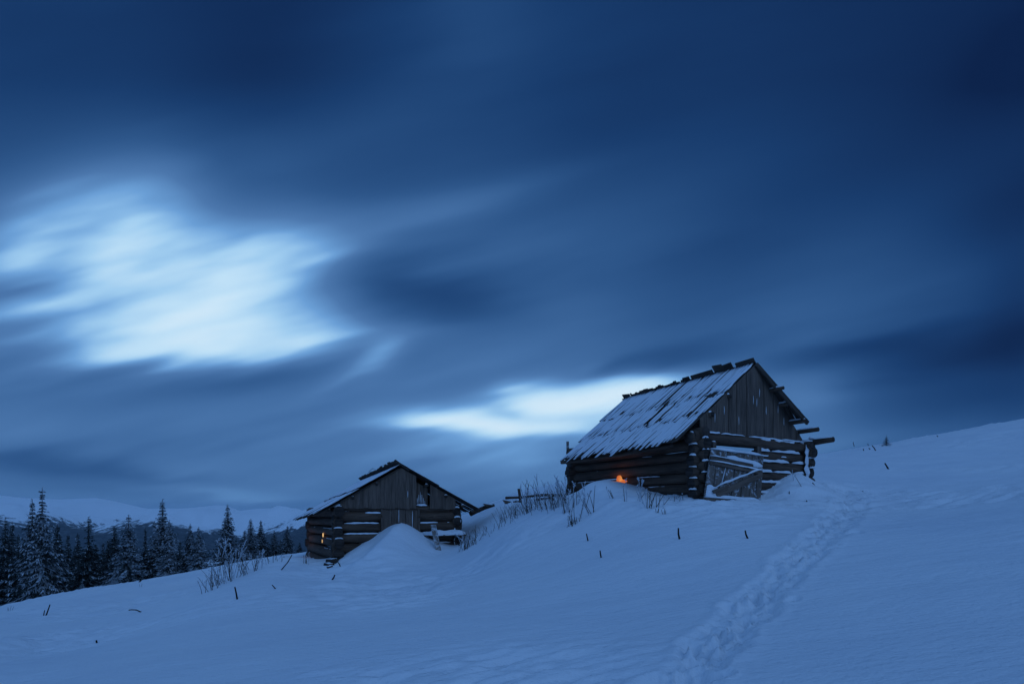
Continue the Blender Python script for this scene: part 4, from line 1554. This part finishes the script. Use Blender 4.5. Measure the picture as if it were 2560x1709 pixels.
for i, (px, py, hp, n, sp, fr_, tw, ln, pl, lab) in enumerate(WEEDS):
    put_weed('shrub' if 'bush' in lab or 'shrub' in lab else 'weed', px, py, hp, lab, 'shrub' if 'bush' in lab or 'shrub' in lab else 'weed', 100 + i, n, sp, fr_, tw, ln, .0062, pl,
             'frosted bushes before the wood' if 'bush' in lab or 'shrub' in lab else 'dry weeds standing in the snow')

# dry grass along the bank between the huts
random.seed(77)
mb = MB()
for k in range(330):
    t = random.random()
    px = 1175 + 245 * t
    line = np.interp(px, [1175, 1215, 1255, 1290, 1330, 1420], [1362, 1338, 1312, 1295, 1275, 1262])
    if px < 1250 and random.random() < .55:
        continue
    p = spot(px, line + random.gauss(0, 7) - 6, 9, 30)
    h = random.uniform(.12, .42) * (1.25 if px > 1240 else .8)
    d = Vector((random.gauss(-.12, .25), random.gauss(0, .2), 1)).normalized()
    pts = [p + d * (h * q) + Vector((-.12 * h * q * q, 0, -.03)) for q in (0, .5, 1)]
    mb.tube(pts, [.007, .0055, .004], 3, 1 if random.random() < .35 else 0, None, 0, False)
o = mb.build('dry_grass', ['dry_stem', 'frosted_stem'])
o['kind'] = 'stuff'

STICKS = [  # foot x, y, tip x, y, radius, label
    (1470, 1351, 1466, 1333, .016, 'short dark stick below the lone bushy weed, upper of two'),
    (1503, 1393, 1500, 1375, .014, 'short dark stick below the lone bushy weed, lower of two'),
    (1699, 1348, 1696, 1319, .018, 'tall dark stake in the open snow below the larger hut corner'),
    (1869, 1345, 1863, 1325, .016, 'dark slanting stake in the open snow below the leaning door'),
    (593, 1496, 587, 1466, .020, 'dark upright stick below the bush row'),
    (690, 1472, 680, 1461, .014, 'thin fallen twig in the snow between bush row and smaller hut'),
    (830, 1449, 837, 1436, .022, 'stubby dark stick below the smaller hut corner timbers'),
    (851, 1415, 843, 1402, .016, 'small twig leaning by the smaller hut corner timbers'),
    (703, 1424, 730, 1386, .016, 'long thin branch slanting right, left of the smaller hut'),
    (115, 1538, 125, 1510, .020, 'longer of two dark twigs in the snow at far left'),
    (109, 1538, 112, 1524, .016, 'shorter of two dark twigs in the snow at far left'),
    (242, 1605, 241, 1599, .016, 'tiny dark stub in the lower left snow'),
    (2221, 1172, 2212, 1157, .03, 'thick slanting stalk alone in the right snowfield'),
    (2189, 1126, 2180, 1113, .03, 'longest stalk of the group under the slope sapling'),
    (2171, 1114, 2169, 1108, .028, 'short stalk of the group under the slope sapling, upper one'),
    (2175, 1123, 2172, 1119, .028, 'short stalk of the group under the slope sapling, lower one'),
    (2135, 1113, 2133, 1104, .028, 'lone stalk on the skyline beyond the larger hut'),
    (2159, 1126, 2158, 1121, .026, 'tiny stalk left of the group under the slope sapling'),
    (2215, 1107, 2214, 1102, .028, 'tiny stalk just below the slope sapling'),
    (2345, 1092, 2342, 1088, .03, 'tiny stalk high on the right snowfield'),
    (2157, 1230, 2156, 1227, .022, 'dark stone-like stub beside the trodden track'),
    (2036, 1213, 2031, 1206, .018, 'broken stick at the foot of the larger hut right corner'),
    (1973, 1237, 1973, 1227, .012, 'small dark stub in the drift beside the leaning door'),
    (2018, 1256, 2016, 1250, .014, 'dark stub at the edge of the drift near the track'),
]
random.seed(9)
for fx, fy, tx, ty, rr, lab in STICKS:
    p = spot(fx, fy, 2, 62)
    q = at(tx, ty, p.y)
    mid = p.lerp(q, .5) + Vector((random.uniform(-.06, .06) * (q - p).length, 0, 0))
    foot = p - (q - p).normalized() * .12
    bar('stick', ['dark_stick'], [foot, p, mid, q], [rr * 1.1, rr, rr * .9, rr * .75], lab, 'stick', 'dark sticks poking out of the snow', 6)
p = spot(353, 1529)
q = at(322, 1524, p.y)
bar('stick', ['dark_stick'], [p + Vector((.1, 0, -.06)), p, p.lerp(q, .4) + Vector((0, 0, .035)), p.lerp(q, .8) + Vector((0, 0, .02)), q + Vector((0, 0, -.0))], .014,
    'arched twig lying on the open snow at lower left', 'stick', 'dark sticks poking out of the snow', 6)
# a fallen branch under the trees
bar('branch', ['dark_stick', 'roof_snow'], [at(338, 1459, 28), at(346, 1456, 28.1), at(352, 1450, 28.2), at(356, 1447, 28.3)], [.04, .04, .03, .015],
    'dark bent branch on the snow edge under the pale frosted spruce', 'branch', None, 6)
# twigs on the lower hut ridge
R = random.Random(4)
for k, (px, py, Y, dx, lab) in enumerate(((943, 1176, 23.4, -22, 'thin bare twig on the smaller hut ridge, left one'), (975, 1166, 21.6, -22, 'thin arched twig on the smaller hut ridge near its peak'))):
    a = at(px, py, Y)
    bar('twig', ['dark_stick'], [a + Vector((0, 0, -.1)), a, at(px + dx * .5, py - 6, Y), at(px + dx, py - 1 + 5 * (1 - k), Y)], .009, lab, 'twig', None, 4)

# ------------------------------------------------------------------ air
m = bpy.data.materials.new('haze'); MATS['haze'] = m
m.use_nodes = True
nd, lk = m.node_tree.nodes, m.node_tree.links
nd.clear()
vo = nd.new('ShaderNodeVolumePrincipled')
vo.inputs['Color'].default_value = (.80, .90, 1.0, 1)
vo.inputs['Density'].default_value = 5.5e-5
vo.inputs['Anisotropy'].default_value = 0
mo_ = nd.new('ShaderNodeOutputMaterial')
lk.new(vo.outputs[0], mo_.inputs['Volume'])
zmin = min(float(MZ.min()), float(GZ.min())) - 1
zmax = max(float(MZ.max()), float(GZ.max())) + 15
mb = MB()
mb.hexa([(x, y, z) for z in (zmin, zmax) for y in (-500, 8000) for x in (-8000, 8000)])
o = mb.build('haze', ['haze'])
o['kind'] = 'stuff'
